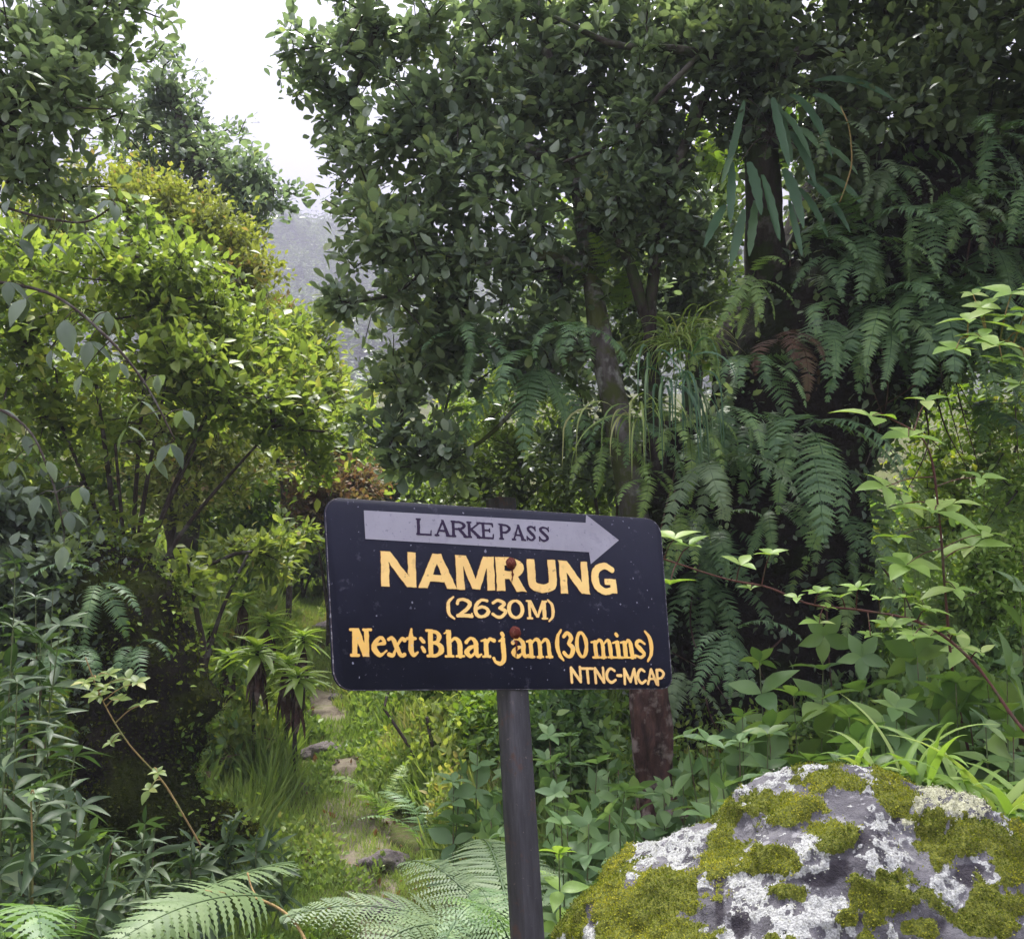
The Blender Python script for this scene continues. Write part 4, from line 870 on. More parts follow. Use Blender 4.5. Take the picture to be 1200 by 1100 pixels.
# ------------------------------------------------------------------ ferns
def frond_mesh(name, mat, L=1.0, wid=.22, pairs=24, e0=.5, turn=-1.9, style='lobed', seed=0, bare=.12, side=0.0, vshift=0.0, twist=.0):
    rg = np.random.default_rng(seed); n = 40; s = np.linspace(0, 1, n); ang = e0 + turn * s ** 1.1
    dy = np.cos(ang) / n * L; dz = np.sin(ang) / n * L; Y = np.cumsum(dy); Z = np.cumsum(dz); Xs = side * s ** 2 * L
    C = np.stack([Xs, Y, Z], -1); T = unit(np.gradient(C, axis=0)); X = np.tile([1., 0, 0], (n, 1)); X = unit(X - T * (X * T).sum(1)[:, None]); U = np.cross(X, T)
    mb = MB(); tube(mb, C, np.linspace(.0055, .0012, n) * L, 4, .15)
    vshift += rg.uniform(-.22, .22)
    for k in range(pairs):
        if rg.random() < .05: continue
        t = bare + (1 - bare) * (k + .5) / pairs; i = min(n - 1, int(t * (n - 1))); p = C[i]
        q = (t - bare) / (1 - bare); prof = (min(1, .45 + q * 2.6)) * (1 - q) ** .62 if style != 'tri' else (1 - q) ** .85
        ln = wid * L * prof * rg.uniform(.75, 1.1) + .008 * L
        for sd in (-1, 1):
            d = unit(X[i] * sd * 1.0 + T[i] * (.28 + .35 * q) + U[i] * rg.normal(.0, .1)); nn = unit(U[i] + X[i] * sd * .15)
            w0 = L * (1 - bare) / pairs * .46; m = 9 if style == 'simple' else 13
            tt = np.linspace(0, 1, m); hw = w0 * (1 - tt ** 1.8) * (1 if style == 'simple' else np.where(np.arange(m) % 2, 1.12, .5)); hw[-1] = .0002
            if style == 'tri': hw = hw * 1.5 * np.clip(ln / (wid * L), .4, 1)
            mid = p + d * (tt * ln)[:, None] - U[i] * ((tt ** 2) * ln * .22)[:, None]; b = unit(np.cross(nn, d))
            V = np.concatenate([mid + b * hw[:, None] - nn * hw[:, None] * .15, mid, mid - b * hw[:, None] - nn * hw[:, None] * .15])
            a = np.arange(m - 1); F = np.concatenate([np.stack([a, a + 1, m + a + 1, m + a], -1), np.stack([m + a, m + a + 1, 2 * m + a + 1, 2 * m + a], -1)])
            mb.add(V, F.ravel(), np.full(len(F), 4), float(np.clip(.5 + vshift + rg.normal(0, .12) + .15 * (q - .5), 0, 1)))
    return mb.mesh(name, mat)
FV = {}
for kind, mt_, vs in (('fern', 'fern', -.08), ('light', 'fern_light', 0), ('pale', 'fern_pale', 0), ('dead', 'fern_dead', 0)):
    FV[kind] = [frond_mesh('frond_' + kind, M[mt_], wid=wd, pairs=pr_, e0=e, turn=tn, style=st_, seed=i * 7 + len(kind), side=sd_, vshift=vs)
                for i, (wd, pr_, e, tn, st_, sd_) in enumerate([(.17, 30, -.2, -1.45, 'simple', 0), (.19, 27, -.5, -1.05, 'simple', .1), (.18, 28, .35, -2.1, 'simple', -.1), (.22, 22, -.6, -.95, 'lobed', .06), (.21, 26, .5, -1.7, 'lobed', -.1), (.14, 34, -.8, -.75, 'simple', .12), (.16, 28, -.1, -1.9, 'lobed', .16), (.2, 24, .1, -1.3, 'simple', -.18)])]
    FV[kind + '_up'] = [frond_mesh('frond_' + kind, M[mt_], wid=.2, pairs=24, e0=1.15 + .1 * i, turn=-1.2 - .2 * i, style='lobed', seed=50 + i, side=.12 * (i - 1), vshift=vs) for i in range(3)]
def fern(x, y, d, size, n, kind, label, group='ferns hanging from the dark overhang', arc=(-2.6, -.5), ground=False):
    loc = at(x, y, d)
    if ground: loc[2] = ground_h(loc[0], loc[1]) - .02
    r = thing('fern', label, 'fern', tuple(loc), group); ms = FV[kind]; rg = RNG
    for k in range(n):
        f = link('frond', ms[int(rg.integers(len(ms)))], r)
        az = arc[0] + (arc[1] - arc[0]) * (k + rg.uniform(.2, .8)) / n
        f.rotation_euler = (rg.normal(0, .12), rg.normal(0, .15), az - pi / 2); sc_ = size * rg.uniform(.75, 1.15); f.scale = (sc_,) * 3
        f.location = (rg.normal(0, .02), rg.normal(0, .02), rg.normal(0, .02))
    return r
FERNS = [
 (672, 392, 4.75, .42, 4, 'fern', 'green hanging fern just left of the grey oak trunk'),
 (632, 425, 4.95, .6, 6, 'fern', 'wide shadowy fern hanging left of the oak trunk under the crown'),
 (985, 150, 4.7, .34, 1, 'pale', 'pale fern arching right beside the strap leaved epiphyte'),
 (1040, 195, 4.7, .34, 2, 'pale', 'pale green fern below the mossy tree limb in the upper right'),
 (962, 290, 4.75, .34, 4, 'fern', 'small narrow fern hanging straight under the strap leaved epiphyte'),
 (1012, 275, 4.75, .5, 5, 'fern', 'dim fern hanging in the shade right of the strap leaved epiphyte'),
 (1085, 250, 4.75, .5, 5, 'fern', 'dim fern hanging below the pale ferns in the upper right'),
 (1140, 255, 4.6, .38, 4, 'pale', 'pale ragged fern near the right edge above the whorled shrub'),
 (1165, 160, 4.65, .42, 5, 'fern', 'fern spreading at the right edge beside the thick mossy limb'),
 (1200, 225, 4.5, .4, 4, 'fern', 'fern cut off by the right edge below the thick limb'),
 (1095, 345, 4.75, .62, 6, 'fern', 'large dark fern hanging left of the whorled shrub on the right'),
 (1030, 365, 4.7, .6, 6, 'fern', 'large blue green fern hanging in the middle of the shaded overhang'),
 (968, 375, 4.7, .5, 5, 'fern', 'blue green fern hanging below the narrow fern under the epiphyte'),
 (925, 400, 4.65, .42, 3, 'dead', 'withered reddish brown fern hanging on the dark overhang'),
 (945, 500, 4.5, .75, 5, 'fern', 'longest green fern hanging over the hollow right of the sign'),
 (895, 490, 4.6, .4, 5, 'fern', 'mid green fern left of the longest hanging fern'),
 (850, 480, 4.5, .42, 5, 'fern', 'green fern hanging to the right of the grass tuft'),
 (832, 545, 4.35, .46, 5, 'pale', 'grey green fern curling down beside the grass tuft'),
 (800, 500, 4.5, .36, 3, 'light', 'yellow green fern drooping through the grass tuft'),
 (745, 500, 4.65, .38, 4, 'fern', 'green fern drooping above the middle of the sign'),
 (705, 525, 4.7, .32, 3, 'light', 'light green fern directly above the arrow head of the sign'),
 (765, 560, 4.5, .3, 4, 'light', 'light green fern behind the top right corner of the sign'),
 (878, 330, 4.75, .36, 6, 'light', 'bushy yellow green fern below the strap leaved epiphyte'),
 (828, 395, 4.8, .32, 3, 'light', 'sunlit fern hanging right of the crooked grey tree'),
 (880, 425, 4.6, .42, 5, 'fern', 'dark green fern in the middle of the overhang left of the withered one'),
 (1130, 420, 4.9, .6, 6, 'fern', 'dark fern hanging behind the top of the climbing creeper'),
 (905, 590, 4.5, .35, 4, 'fern', 'small fern in the hollow right of the sign, beside the longest fern'),
 (838, 620, 4.6, .36, 4, 'fern', 'small shadowed fern just right of the sign panel'),
 (800, 600, 4.4, .3, 4, 'light', 'light fern touching the upper right corner of the sign'),
 (855, 740, 4.3, .34, 5, 'fern', 'green fern beside the lower right edge of the sign'),
 (800, 790, 4.3, .3, 4, 'pale', 'short pale fern under the lower right corner of the sign')]
for f_ in FERNS: fern(*f_[:4], f_[4] + 2, *f_[5:])
for k in range(42):
    x_, y_ = (RNG.uniform(930, 1200), RNG.uniform(190, 470)) if k < 26 else (RNG.uniform(815, 1000), RNG.uniform(430, 690)); fern(x_, y_, 4.98 + .25 * RNG.random(), RNG.uniform(.4, .62), 5, 'fern', 'dim fern deep in the shade of the overhang behind the bigger hanging ferns', 'dim ferns deep under the overhang')
for f_ in [(1010, 560, 5.3, .6, 6, 'light', 'yellow green fern lit from behind, right of the longest hanging fern'),
           (1065, 610, 5.4, .6, 6, 'light', 'yellow green fern lit from behind, left of the creeper stem'),
           (980, 660, 5.0, .5, 6, 'light', 'bright fern low down above the crossing creeper'),
           (1180, 560, 5.3, .6, 6, 'light', 'yellowish fern at the right edge behind the creeper'),
           (1150, 480, 5.4, .6, 6, 'fern', 'green fern at the right edge under the whorled shrub'),
           (1120, 690, 5.2, .5, 6, 'light', 'bright fern behind the place where the two creepers cross')]:
    fern(*f_, group='backlit ferns on the right')
for f_ in [(728, 370, 5.2, .5, 5, 'light_up', 'upright yellow green fern between the oak trunk and the crooked tree'),
           (560, 390, 5.0, .42, 5, 'fern', 'dark fern hidden in the oak crown, left of the trunk')]:
    fern(*f_, group='ferns in the oak tree')
for f_ in [(120, 690, 4.15, .34, 6, 'fern', 'fern hanging over the top of the black mound'), (165, 760, 4.05, .3, 6, 'fern', 'fern hanging down the face of the black mound'), (85, 760, 4.0, .36, 6, 'fern', 'dark fern on the left shoulder of the black mound')]:
    fern(*f_, group='ferns on the black mound')
for f_ in [(455, 850, 5.0, .5, 7, 'light_up', 'light green fern on the bank below the left part of the sign'),
           (505, 870, 4.6, .45, 7, 'fern_up', 'green fern close to the left of the sign post'),
           (260, 800, 5.6, .5, 6, 'dead_up', 'withered brown fern in the grass below the leafy rosettes'),
           (225, 830, 5.2, .4, 6, 'dead_up', 'withered brown fern nearest the black mossy mound'),
           (330, 700, 7.0, .5, 7, 'light_up', 'bright fern up the slope behind the leafy rosettes'),
           (230, 700, 6.2, .6, 7, 'pale_up', 'pale fern on the slope below the bright shrub'),
           (40, 740, 3.9, .6, 7, 'fern_up', 'dark fern at the left edge above the lance leaved plants')]:
    fern(*f_, group='ferns growing on the ground', arc=(-3.1, 3.1), ground=True)

def frond_between(name, P0, P1, arch, wid, pairs, mat, parent, org, style='lobed', roll=0.0, seed=0, bare=.1, view_up=None):
    """one frond laid along an arch from P0 to P1"""
    rg = np.random.default_rng(seed); P0 = np.asarray(P0); P1 = np.asarray(P1); L = np.linalg.norm(P1 - P0)
    s = np.linspace(0, 1, 46)[:, None]; C = P0 + (P1 - P0) * s + np.array([0, 0, 1.]) * arch * 4 * s * (1 - s) * L
    T = unit(np.gradient(C, axis=0)); side = unit(np.cross(T, np.array([0, 0, 1.]))); up = np.cross(side, T)
    X = side * cos(roll) + up * sin(roll); U = np.cross(X, T); mb = MB(); tube(mb, C - org, np.linspace(.0055, .0012, 46) * min(L, 1), 5, .1)
    for k in range(pairs):
        q = (k + .5) / pairs; i = int((bare + (1 - bare) * q) * 45); p = C[i]; ln = wid * L * min(1, .55 + q * 3) * (1 - q) ** .75 + .01
        for sd in (-1, 1):
            d = unit(X[i] * sd + T[i] * (.35 + .4 * q) + U[i] * rg.normal(0, .07)); b0 = unit(np.cross(U[i], d)); v = float(np.clip(.5 + rg.normal(0, .15), 0, 1))
            if style == 'bi':
                nl = max(5, int(ln / .0085)); tq = (np.arange(nl) + .5) / nl; base = p + d * (tq * ln)[:, None] - U[i] * (tq ** 2 * ln * .25)[:, None]
                sz = (.34 * (L / pairs) * 2.2) * (1 - tq) ** .6 + .003
                for s2 in (-1, 1): scatter(mb, T_LEAFLET, base - org, np.tile(unit(b0 * s2 + d * .45 - U[i] * .12), (nl, 1)), np.tile(U[i], (nl, 1)), sz, np.clip(v + rg.normal(0, .1, nl), 0, 1))
            else:
                m = 15; tt = np.linspace(0, 1, m); w0 = L / pairs * .46; hw = w0 * (1 - tt ** 1.4) * np.where(np.arange(m) % 2, 1.1, .5); hw[-1] = .0002
                mid = p - org + d * (tt * ln)[:, None] - U[i] * (tt ** 2 * ln * .25)[:, None]
                V = np.concatenate([mid + b0 * hw[:, None], mid, mid - b0 * hw[:, None]]); a = np.arange(m - 1)
                F = np.concatenate([np.stack([a, a + 1, m + a + 1, m + a], -1), np.stack([m + a, m + a + 1, 2 * m + a + 1, 2 * m + a], -1)]); mb.add(V, F.ravel(), np.full(len(F), 4), v)
    return mb.build(name, mat, parent)
T_LEAFLET = leaf_tpl([(.35, .2), (.7, .15)], .05, .08)
def big_fern(base, fr, label, mat, group='large ferns along the bottom edge'):
    b = at(*base); r = thing('fern', label, 'fern', tuple(b), group); bb = np.array(b)
    for i, (p0, p1, arch, wid, pairs, style, roll) in enumerate(fr):
        frond_between('frond', at(*p0), at(*p1), arch, wid, pairs, mat, r, bb, style, roll, seed=i + int(base[0]))
    return r
r_ = big_fern((345, 1130, 2.1), [((322, 1052, 2.15), (105, 1125, 1.75), .09, .27, 22, 'lobed', .35), ((345, 1010, 2.6), (130, 1120, 1.9), .05, .16, 30, 'lobed', -.2), ((240, 1043, 2.2), (150, 1150, 1.8), .02, .3, 14, 'lobed', .5)],
         'big pale fern with drooping fronds at the bottom left, on a tan stalk', M['fern_front'])
mb = MB(); o3 = np.array(r_.location)
tube(mb, smooth_path([at(380, 1150, 2.0), at(345, 1080, 2.1), at(300, 1052, 2.15), at(240, 1043, 2.2)], 20) - o3, np.linspace(.004, .002, 20), 6); tube(mb, smooth_path([at(303, 1053, 2.15), at(295, 1040, 2.18), at(290, 1022, 2.2)], 8) - o3, .002, 6)
mb.build('stalk', M['stem_tan'], r_)
big_fern((590, 1140, 2.2), [((590, 1120, 2.2), (330, 1075, 2.1), .12, .3, 26, 'bi', .25), ((585, 1100, 2.3), (470, 1010, 2.7), .12, .3, 24, 'bi', .1), ((575, 1120, 2.1), (400, 1150, 1.7), .16, .3, 24, 'bi', .3), ((600, 1090, 2.3), (560, 985, 3.0), .1, .3, 24, 'bi', 0)],
         'lacy pale green fern spreading left of the sign post at the bottom', M['fern_pale'])
big_fern((600, 1150, 2.0), [((600, 1110, 2.0), (520, 1105, 1.75), .25, .4, 18, 'bi', .2), ((590, 1130, 1.95), (560, 1040, 2.3), .1, .3, 18, 'bi', .2)],
         'darker green fern tucked against the foot of the sign post in view', M['fern'])
big_fern((20, 1150, 2.3), [((30, 1130, 2.3), (90, 1060, 2.2), .15, .3, 18, 'lobed', .2), ((10, 1130, 2.2), (-20, 1060, 2.2), .15, .3, 18, 'lobed', .2), ((20, 1130, 2.3), (50, 1110, 1.9), .2, .35, 18, 'lobed', .2)],
         'dark green fern in the bottom left corner', M['fern'])

# ------------------------------------------------------------------ strap leaves, grass, creepers, herbs
def strap_leaf(mb, P0, P1, sag, w0, v, org, wave=.12, seed=0, face=None, m=16):
    rg = np.random.default_rng(seed); P0 = np.asarray(P0); P1 = np.asarray(P1); s = np.linspace(0, 1, m)[:, None]; L = np.linalg.norm(P1 - P0)
    C = P0 + (P1 - P0) * s + np.array([0, 0, 1.]) * sag * L * 4 * s * (1 - s); T = unit(np.gradient(C, axis=0))
    fc_ = np.array([0, -1., .4]) if face is None else face; X = unit(np.cross(T, fc_)); N_ = np.cross(X, T); t = s[:, 0]
    hw = w0 * np.clip(np.sin(pi * np.clip(t * .93 + .06, 0, 1)) ** .6, .03, 1) * (1 + wave * np.sin(t * 30 + seed)) * (1 - .0 * t)
    fold = .25
    V = np.concatenate([C + X * hw[:, None] + N_ * hw[:, None] * fold, C, C - X * hw[:, None] + N_ * hw[:, None] * fold]) - org; a = np.arange(m - 1)
    F = np.concatenate([np.stack([a, a + 1, m + a + 1, m + a], -1), np.stack([m + a, m + a + 1, 2 * m + a + 1, 2 * m + a], -1)]); mb.add(V, F.ravel(), np.full(len(F), 4), v)
ep = thing('strap_leaved_epiphyte', 'clump of long wavy strap leaves hanging from the mossy tree at the upper right', 'epiphyte', tuple(at(905, 200, 4.75))); eo = np.array(ep.location)
for i, (a, b, sag, w_) in enumerate([((905, 115), (928, 190), .1, 9), ((925, 112), (975, 185), .18, 10), ((955, 95), (1048, 118), .12, 7), ((952, 112), (988, 135), .15, 7), ((872, 118), (848, 212), -.02, 7), ((862, 165), (846, 215), 0, 6),
        ((877, 190), (892, 252), .1, 10), ((893, 205), (914, 282), .06, 8), ((918, 198), (942, 268), .12, 10), ((925, 155), (956, 218), .15, 10), ((945, 212), (996, 272), .12, 9), ((905, 115), (925, 195), .0, 8), ((935, 220), (970, 278), .1, 7),
        ((895, 215), (912, 280), .0, 6), ((858, 190), (856, 262), .0, 8), ((872, 245), (856, 312), .0, 9), ((850, 240), (825, 290), .05, 8), ((925, 235), (940, 300), .0, 6), ((935, 150), (960, 175), .1, 8), ((960, 170), (1005, 205), .12, 7), ((965, 205), (1015, 245), .1, 6), ((885, 235), (878, 300), 0, 8), ((915, 130), (950, 185), .1, 8)]):
    mb = MB(); d_ = 4.72 - .02 * (i % 4); strap_leaf(mb, at(*a, d_), at(*b, d_ - .08 - .03 * (i % 3)), sag, w_ * .64 / FPX * 4.7, float(RNG.uniform(.2, .9)), eo, seed=i, face=np.array([.3 * sin(i * 2.1), -1, .35])); mb.build('leaf', M['strap'], ep)
mb = MB(); c0 = at(905, 160, 4.85)
for k in range(14): e_ = at(850 + 9 * k, 115 + (k * 37) % 110, 4.74); tube(mb, smooth_path([c0, (c0 + e_) / 2 + np.array([0, 0, .04]), e_], 8) - eo, .003, 5)
mb.build('rhizome', M['twig'], ep)
# a dry curling runner
rn = MB(); ro = at(985, 125, 4.6); tube(rn, smooth_path([at(985, 125, 4.6), at(995, 150, 4.55), at(998, 190, 4.55), at(992, 215, 4.55), at(984, 237, 4.55)], 20) - ro, .0035, 6)
o = rn.build('hanging_runner', M['stem_tan']); o.location = ro; tag(o, 'thin dry runner hanging in a curve beside the strap leaves', 'runner')

def grass_tuft(x, y, d, n, L, w_, mat, label, droop=1.0, arc=(-pi, pi), e=(.2, 1.2), ground=False, group=None, name='grass_tuft', cat='grass tuft', spread=.05):
    loc = at(x, y, d)
    if ground: loc[2] = ground_h(loc[0], loc[1]) - .01
    r = thing(name, label, cat, tuple(loc), group); mb = MB(); m = 12; s = np.linspace(0, 1, m)
    for k in range(n):
        az = RNG.uniform(*arc); e0 = RNG.uniform(*e); l = L * RNG.uniform(.55, 1.15); ang = e0 - droop * RNG.uniform(1.2, 2.4) * s ** 1.0; ang = np.maximum(ang, -pi / 2 + .05)
        h = np.cumsum(np.cos(ang)) / m * l; z = np.cumsum(np.sin(ang)) / m * l; C = np.stack([h * cos(az), h * sin(az), z], -1) + RNG.normal(0, spread, 3) * np.array([1, 1, .3])
        X = np.array([-sin(az), cos(az), 0.]) + RNG.normal(0, .4, 3); T = unit(np.gradient(C, axis=0)); X = unit(X - T * (T @ X)[:, None]); hw = w_ * (1 - s ** 2.2) * np.clip(.35 + s * 3, 0, 1) + .0003
        N_ = np.cross(X, T); V = np.concatenate([C + X * hw[:, None] + N_ * hw[:, None] * .4, C, C - X * hw[:, None] + N_ * hw[:, None] * .4]); a = np.arange(m - 1)
        F = np.concatenate([np.stack([a, a + 1, m + a + 1, m + a], -1), np.stack([m + a, m + a + 1, 2 * m + a + 1, 2 * m + a], -1)]); mb.add(V, F.ravel(), np.full(len(F), 4), float(RNG.random()))
    mb.build('blades', mat, r); return r
grass_tuft(795, 400, 4.75, 120, .34, .0045, M['grass'], 'thick green grass tuft growing on the ledge right of the crooked tree', 1.1, (-pi, pi))
grass_tuft(772, 440, 4.5, 12, .6, .006, M['strap'], 'long pale grass blades hanging over the ledge above the sign', 1.7, (-2.0, -.6), (.3, 1.1))
grass_tuft(790, 455, 4.45, 26, .5, .006, M['strap'], 'grass blades hanging over the ledge above the right corner of the sign', 1.8, (-2.2, -.7), (.1, .8))
grass_tuft(745, 490, 4.5, 24, .5, .005, M['grass'], 'short drooping grass on the ledge near the oak trunk', 1.5, (-2.9, -.4), (.2, .9))
for (x, y, d, n, L, w_, lab) in [(1165, 985, 2.35, 14, .42, .013, 'broad strap leaved plant behind the right shoulder of the boulder'), (1075, 930, 2.5, 18, .3, .011, 'drooping light green strap leaved plant behind the middle of the boulder'), (1010, 920, 2.55, 14, .24, .01, 'small yellow green strap leaved plant behind the top of the boulder'), (1120, 945, 2.5, 14, .32, .012, 'strap leaved plant between its two neighbours behind the boulder'), (1215, 990, 2.3, 12, .36, .013, 'strap leaved plant cut off by the right edge behind the boulder')]:
    grass_tuft(x, y, d, n, L, w_, M['creeper'], lab, .75, (-pi, pi), (.5, 1.45), True if False else False, 'strap leaved plants behind the boulder', 'lily_plant', 'plant', .03)

def whorl(mb, c, n, L, tpl, org, tilt=.25, az0=None, up=np.array([0, 0, 1.]), szv=.2):
    az = (RNG.uniform(0, 2 * pi) if az0 is None else az0) + np.arange(n) * 2 * pi / n + RNG.normal(0, .15, n)
    X = unit(np.cross(up, [.3, 1, .1])); Y = np.cross(up, X); D = np.cos(az)[:, None] * X + np.sin(az)[:, None] * Y + up * (tilt + RNG.normal(0, .12, n))[:, None]
    scatter(mb, tpl, np.tile(np.asarray(c) - org, (n, 1)), D, np.tile(up, (n, 1)) + RNG.normal(0, .12, (n, 3)), L * (1 + RNG.normal(0, szv, n)), np.clip(.5 + RNG.normal(0, .22, n), 0, 1))
def creeper(pts, rad, whs, L, label, mat='creeper', stem='stem_red', name='creeper', cat='creeper', n=(3, 5), tilt=.2, up=(0, -.45, 1), tpl=None, group=None):
    P_ = smooth_path([at(*p) for p in pts], 40); r = thing(name, label, cat, tuple(P_[0]), group); org = P_[0]; mb = MB(); tube(mb, P_ - org, np.linspace(rad, rad * .45, 40), 7, bump=.25, bscale=40)
    lm = MB(); upv = unit(np.array(up, float))
    for wv in whs:
        c = at(*wv[:3]); j = int(np.argmin(np.linalg.norm(P_ - c, axis=1))); a = P_[j]
        pth = smooth_path([a, (a + c) / 2 + np.array([0, 0, .01]), c], 8); tube(mb, pth - org, np.linspace(.0022, .0013, 8), 5)
        whorl(lm, c, int(RNG.integers(n[0], n[1] + 1)), L * (wv[3] if len(wv) > 3 else 1), tpl or T_OVATE_HI, org, tilt, up=unit(upv + RNG.normal(0, .12, 3)))
    mb.build('stem', M[stem], r); lm.build('leaves', M[mat], r); return r
creeper([(1135, 880, 3.1), (1118, 800, 3.1), (1108, 700, 3.05), (1100, 600, 3.0), (1085, 520, 3.0), (1040, 488, 3.0)], .0055,
        [(1065, 512, 2.95, 1.1), (1020, 488, 2.95, 1.1), (1038, 570, 2.95), (1095, 600, 2.95, 1.1), (1062, 662, 2.95), (1115, 590, 3.05, .8), (1140, 640, 3.1, .9), (1060, 590, 3.1, .7), (1085, 470, 3.1, .8), (1120, 690, 3.0, .8), (1090, 745, 3.0, .8), (1150, 560, 3.1, .8), (1130, 760, 3.1, .7), (1160, 625, 3.1, .8), (1050, 630, 3.0, .6)], .104,
        'climbing creeper with clusters of light green leaflets on a red brown upright stem')
creeper([(1250, 905, 2.5), (1195, 850, 2.6), (1140, 775, 2.7), (1080, 730, 2.8), (1010, 715, 2.85), (950, 708, 2.9), (900, 688, 2.9), (850, 678, 2.9), (778, 655, 2.9)], .005,
        [(808, 640, 2.85, .9), (790, 632, 2.85), (785, 685, 2.85, .9), (868, 662, 2.85, .8), (902, 650, 2.85, .8), (935, 700, 2.85, .6), (960, 695, 2.85, .6), (985, 700, 2.85, .6), (1005, 690, 2.8, .6), (1030, 703, 2.8, .6), (1045, 735, 2.75, .7), (1060, 700, 2.8, .6), (1085, 715, 2.75, .7), (1100, 740, 2.7, .7), (960, 730, 2.85, .7), (1020, 745, 2.8, .6), (1120, 745, 2.7, .6), (1150, 765, 2.65, .6), (880, 690, 2.9, .5), (970, 712, 2.8, .6), (1070, 745, 2.7, .6)], .072,
        'arching creeper crossing from the right edge to the sign, with small pale leaf clusters', n=(3, 5), tilt=.45, up=(0, -.25, 1))
creeper([(1290, 470, 2.6), (1230, 430, 2.6), (1180, 400, 2.6), (1130, 395, 2.6)], .0045,
        [(1135, 375, 2.6), (1120, 410, 2.55), (1150, 395, 2.55), (1178, 372, 2.6), (1185, 345, 2.6), (1195, 390, 2.55), (1175, 425, 2.55, .9), (1205, 365, 2.6), (1150, 360, 2.65, .8), (1165, 405, 2.5), (1200, 420, 2.55, .9), (1140, 345, 2.7, .6), (1195, 450, 2.6, .8), (1215, 340, 2.6)], .07,
        'pale leaved shrub branch reaching in from the right edge at mid height', 'creeper', 'stem_tan', 'shrub_branch', 'branch', (4, 6), .3)
creeper([(70, 1150, 2.4), (40, 1080, 2.4), (38, 1000, 2.4), (36, 930, 2.4)], .0045, [(40, 930, 2.4, .6)], .05, 'bare tan sapling stem standing at the bottom left edge', 'herb', 'stem_tan', 'sapling', 'sapling')
creeper([(235, 990, 2.9), (215, 955, 2.9), (190, 915, 2.9), (150, 870, 2.85), (120, 820, 2.85), (100, 770, 2.85)], .0035,
        [(100, 800, 2.85), (112, 795, 2.8), (122, 805, 2.8), (128, 790, 2.85), (160, 800, 2.85), (168, 825, 2.8), (150, 795, 2.9), (185, 905, 2.85, .8), (175, 925, 2.85, .8), (130, 870, 2.85, .7), (115, 815, 2.85), (140, 820, 2.85, .8)], .04,
        'arching thorny stem with small yellow green leaflets in front of the black mound', 'bright_leaf', 'stem_tan', 'bramble', 'bramble', (4, 6), .3)

GB = 'dark branches hanging in from the left edge'
creeper([(-120, 300, 3.3), (-30, 325, 3.3), (60, 345, 3.25), (125, 395, 3.2), (170, 450, 3.2), (205, 515, 3.2)], .007,
        [(30, 350, 3.2), (75, 375, 3.2), (60, 410, 3.2, .9), (105, 400, 3.2), (140, 425, 3.15), (165, 470, 3.2), (185, 440, 3.2, .9), (150, 500, 3.2), (200, 520, 3.2), (125, 365, 3.25, .9), (215, 480, 3.2, .8), (10, 330, 3.2), (95, 440, 3.2, .8), (180, 540, 3.2, .8)], .085,
        'dark branch with drooping leaves crossing in front of the bright shrub', 'dark_leaf', 'twig', 'leafy_branch', 'branch', (2, 4), -.9, group=GB)
creeper([(-120, 250, 3.4), (-20, 240, 3.4), (50, 255, 3.4), (100, 260, 3.4), (135, 240, 3.4)], .006, [(10, 235, 3.4), (45, 262, 3.4), (75, 245, 3.4), (100, 275, 3.4), (130, 235, 3.4), (60, 285, 3.35, .8), (-10, 265, 3.4), (25, 280, 3.4, .9)], .08,
        'dark leafy branch ending against the sky side of the bright shrub top', 'dark_leaf', 'twig', 'leafy_branch', 'branch', (2, 4), -.6, group=GB)
creeper([(-120, 460, 3.4), (-30, 470, 3.4), (30, 500, 3.35), (60, 560, 3.3), (75, 620, 3.3)], .006, [(0, 480, 3.4), (30, 510, 3.35), (55, 540, 3.3), (45, 580, 3.3), (80, 600, 3.3), (75, 640, 3.3), (15, 540, 3.35, .9), (95, 570, 3.3, .8)], .085,
        'dark leafy branch lowest at the left edge, above the lance leaved plants', 'dark_leaf', 'twig', 'leafy_branch', 'branch', (2, 4), -.9, group=GB)

def herb(x, y, d, L, pairs, tpl, mat, label, group, name='leafy_plant', cat='plant', stems=3, spread=.1, topw=1.0, stem='stem_green', tilt=.35, hmax=1.3, per=2, rmin=.4, leafy=.62, H=None):
    top = at(x, y, d); g0 = float(ground_h(top[0], top[1])); h = max(.12, top[2] - g0) if H is None else H
    h = min(h, hmax) ; base = np.array([top[0], top[1], top[2] - h]); 
    if h >= hmax - 1e-6: pass
    base[2] = max(min(base[2], g0 + .02), g0 - .05) if h < hmax else g0 - .03
    h = top[2] - base[2]
    r = thing(name, label, cat, tuple(base), group); mb = MB(); lm = MB()
    for s in range(stems):
        off = RNG.normal(0, spread, 3) * np.array([1, .8, 0]); hh = h * (1 if s == 0 else RNG.uniform(.7, 1.02)); tp = np.array([off[0] * 1.2 if s else 0, off[1] * 1.2 if s else 0, hh])
        b0 = off * .4 * (s > 0); P_ = smooth_path([b0, b0 * .7 + tp * .5 + RNG.normal(0, .012, 3), tp], 20); tube(mb, P_, np.linspace(.004, .0018, 20), 6)
        for k in range(pairs):
            q = 1 - leafy * k / pairs; c = P_[int(q * 19)]; sz = L * (.5 + .65 * min(1, (k + .6) / 3)) * RNG.uniform(.85, 1.15); ax = unit(P_[-1] - P_[-3] + RNG.normal(0, .05, 3))
            whorl(lm, c, per + (2 if k == 0 else 0), sz, tpl, np.zeros(3), tilt * (1 - .5 * k / pairs) + .1, az0=k * pi / 2 + s, up=ax, szv=.1)
    mb.build('stem', M[stem], r); lm.build('leaves', M[mat], r); return r
GL = 'lance leaved plants on the left'
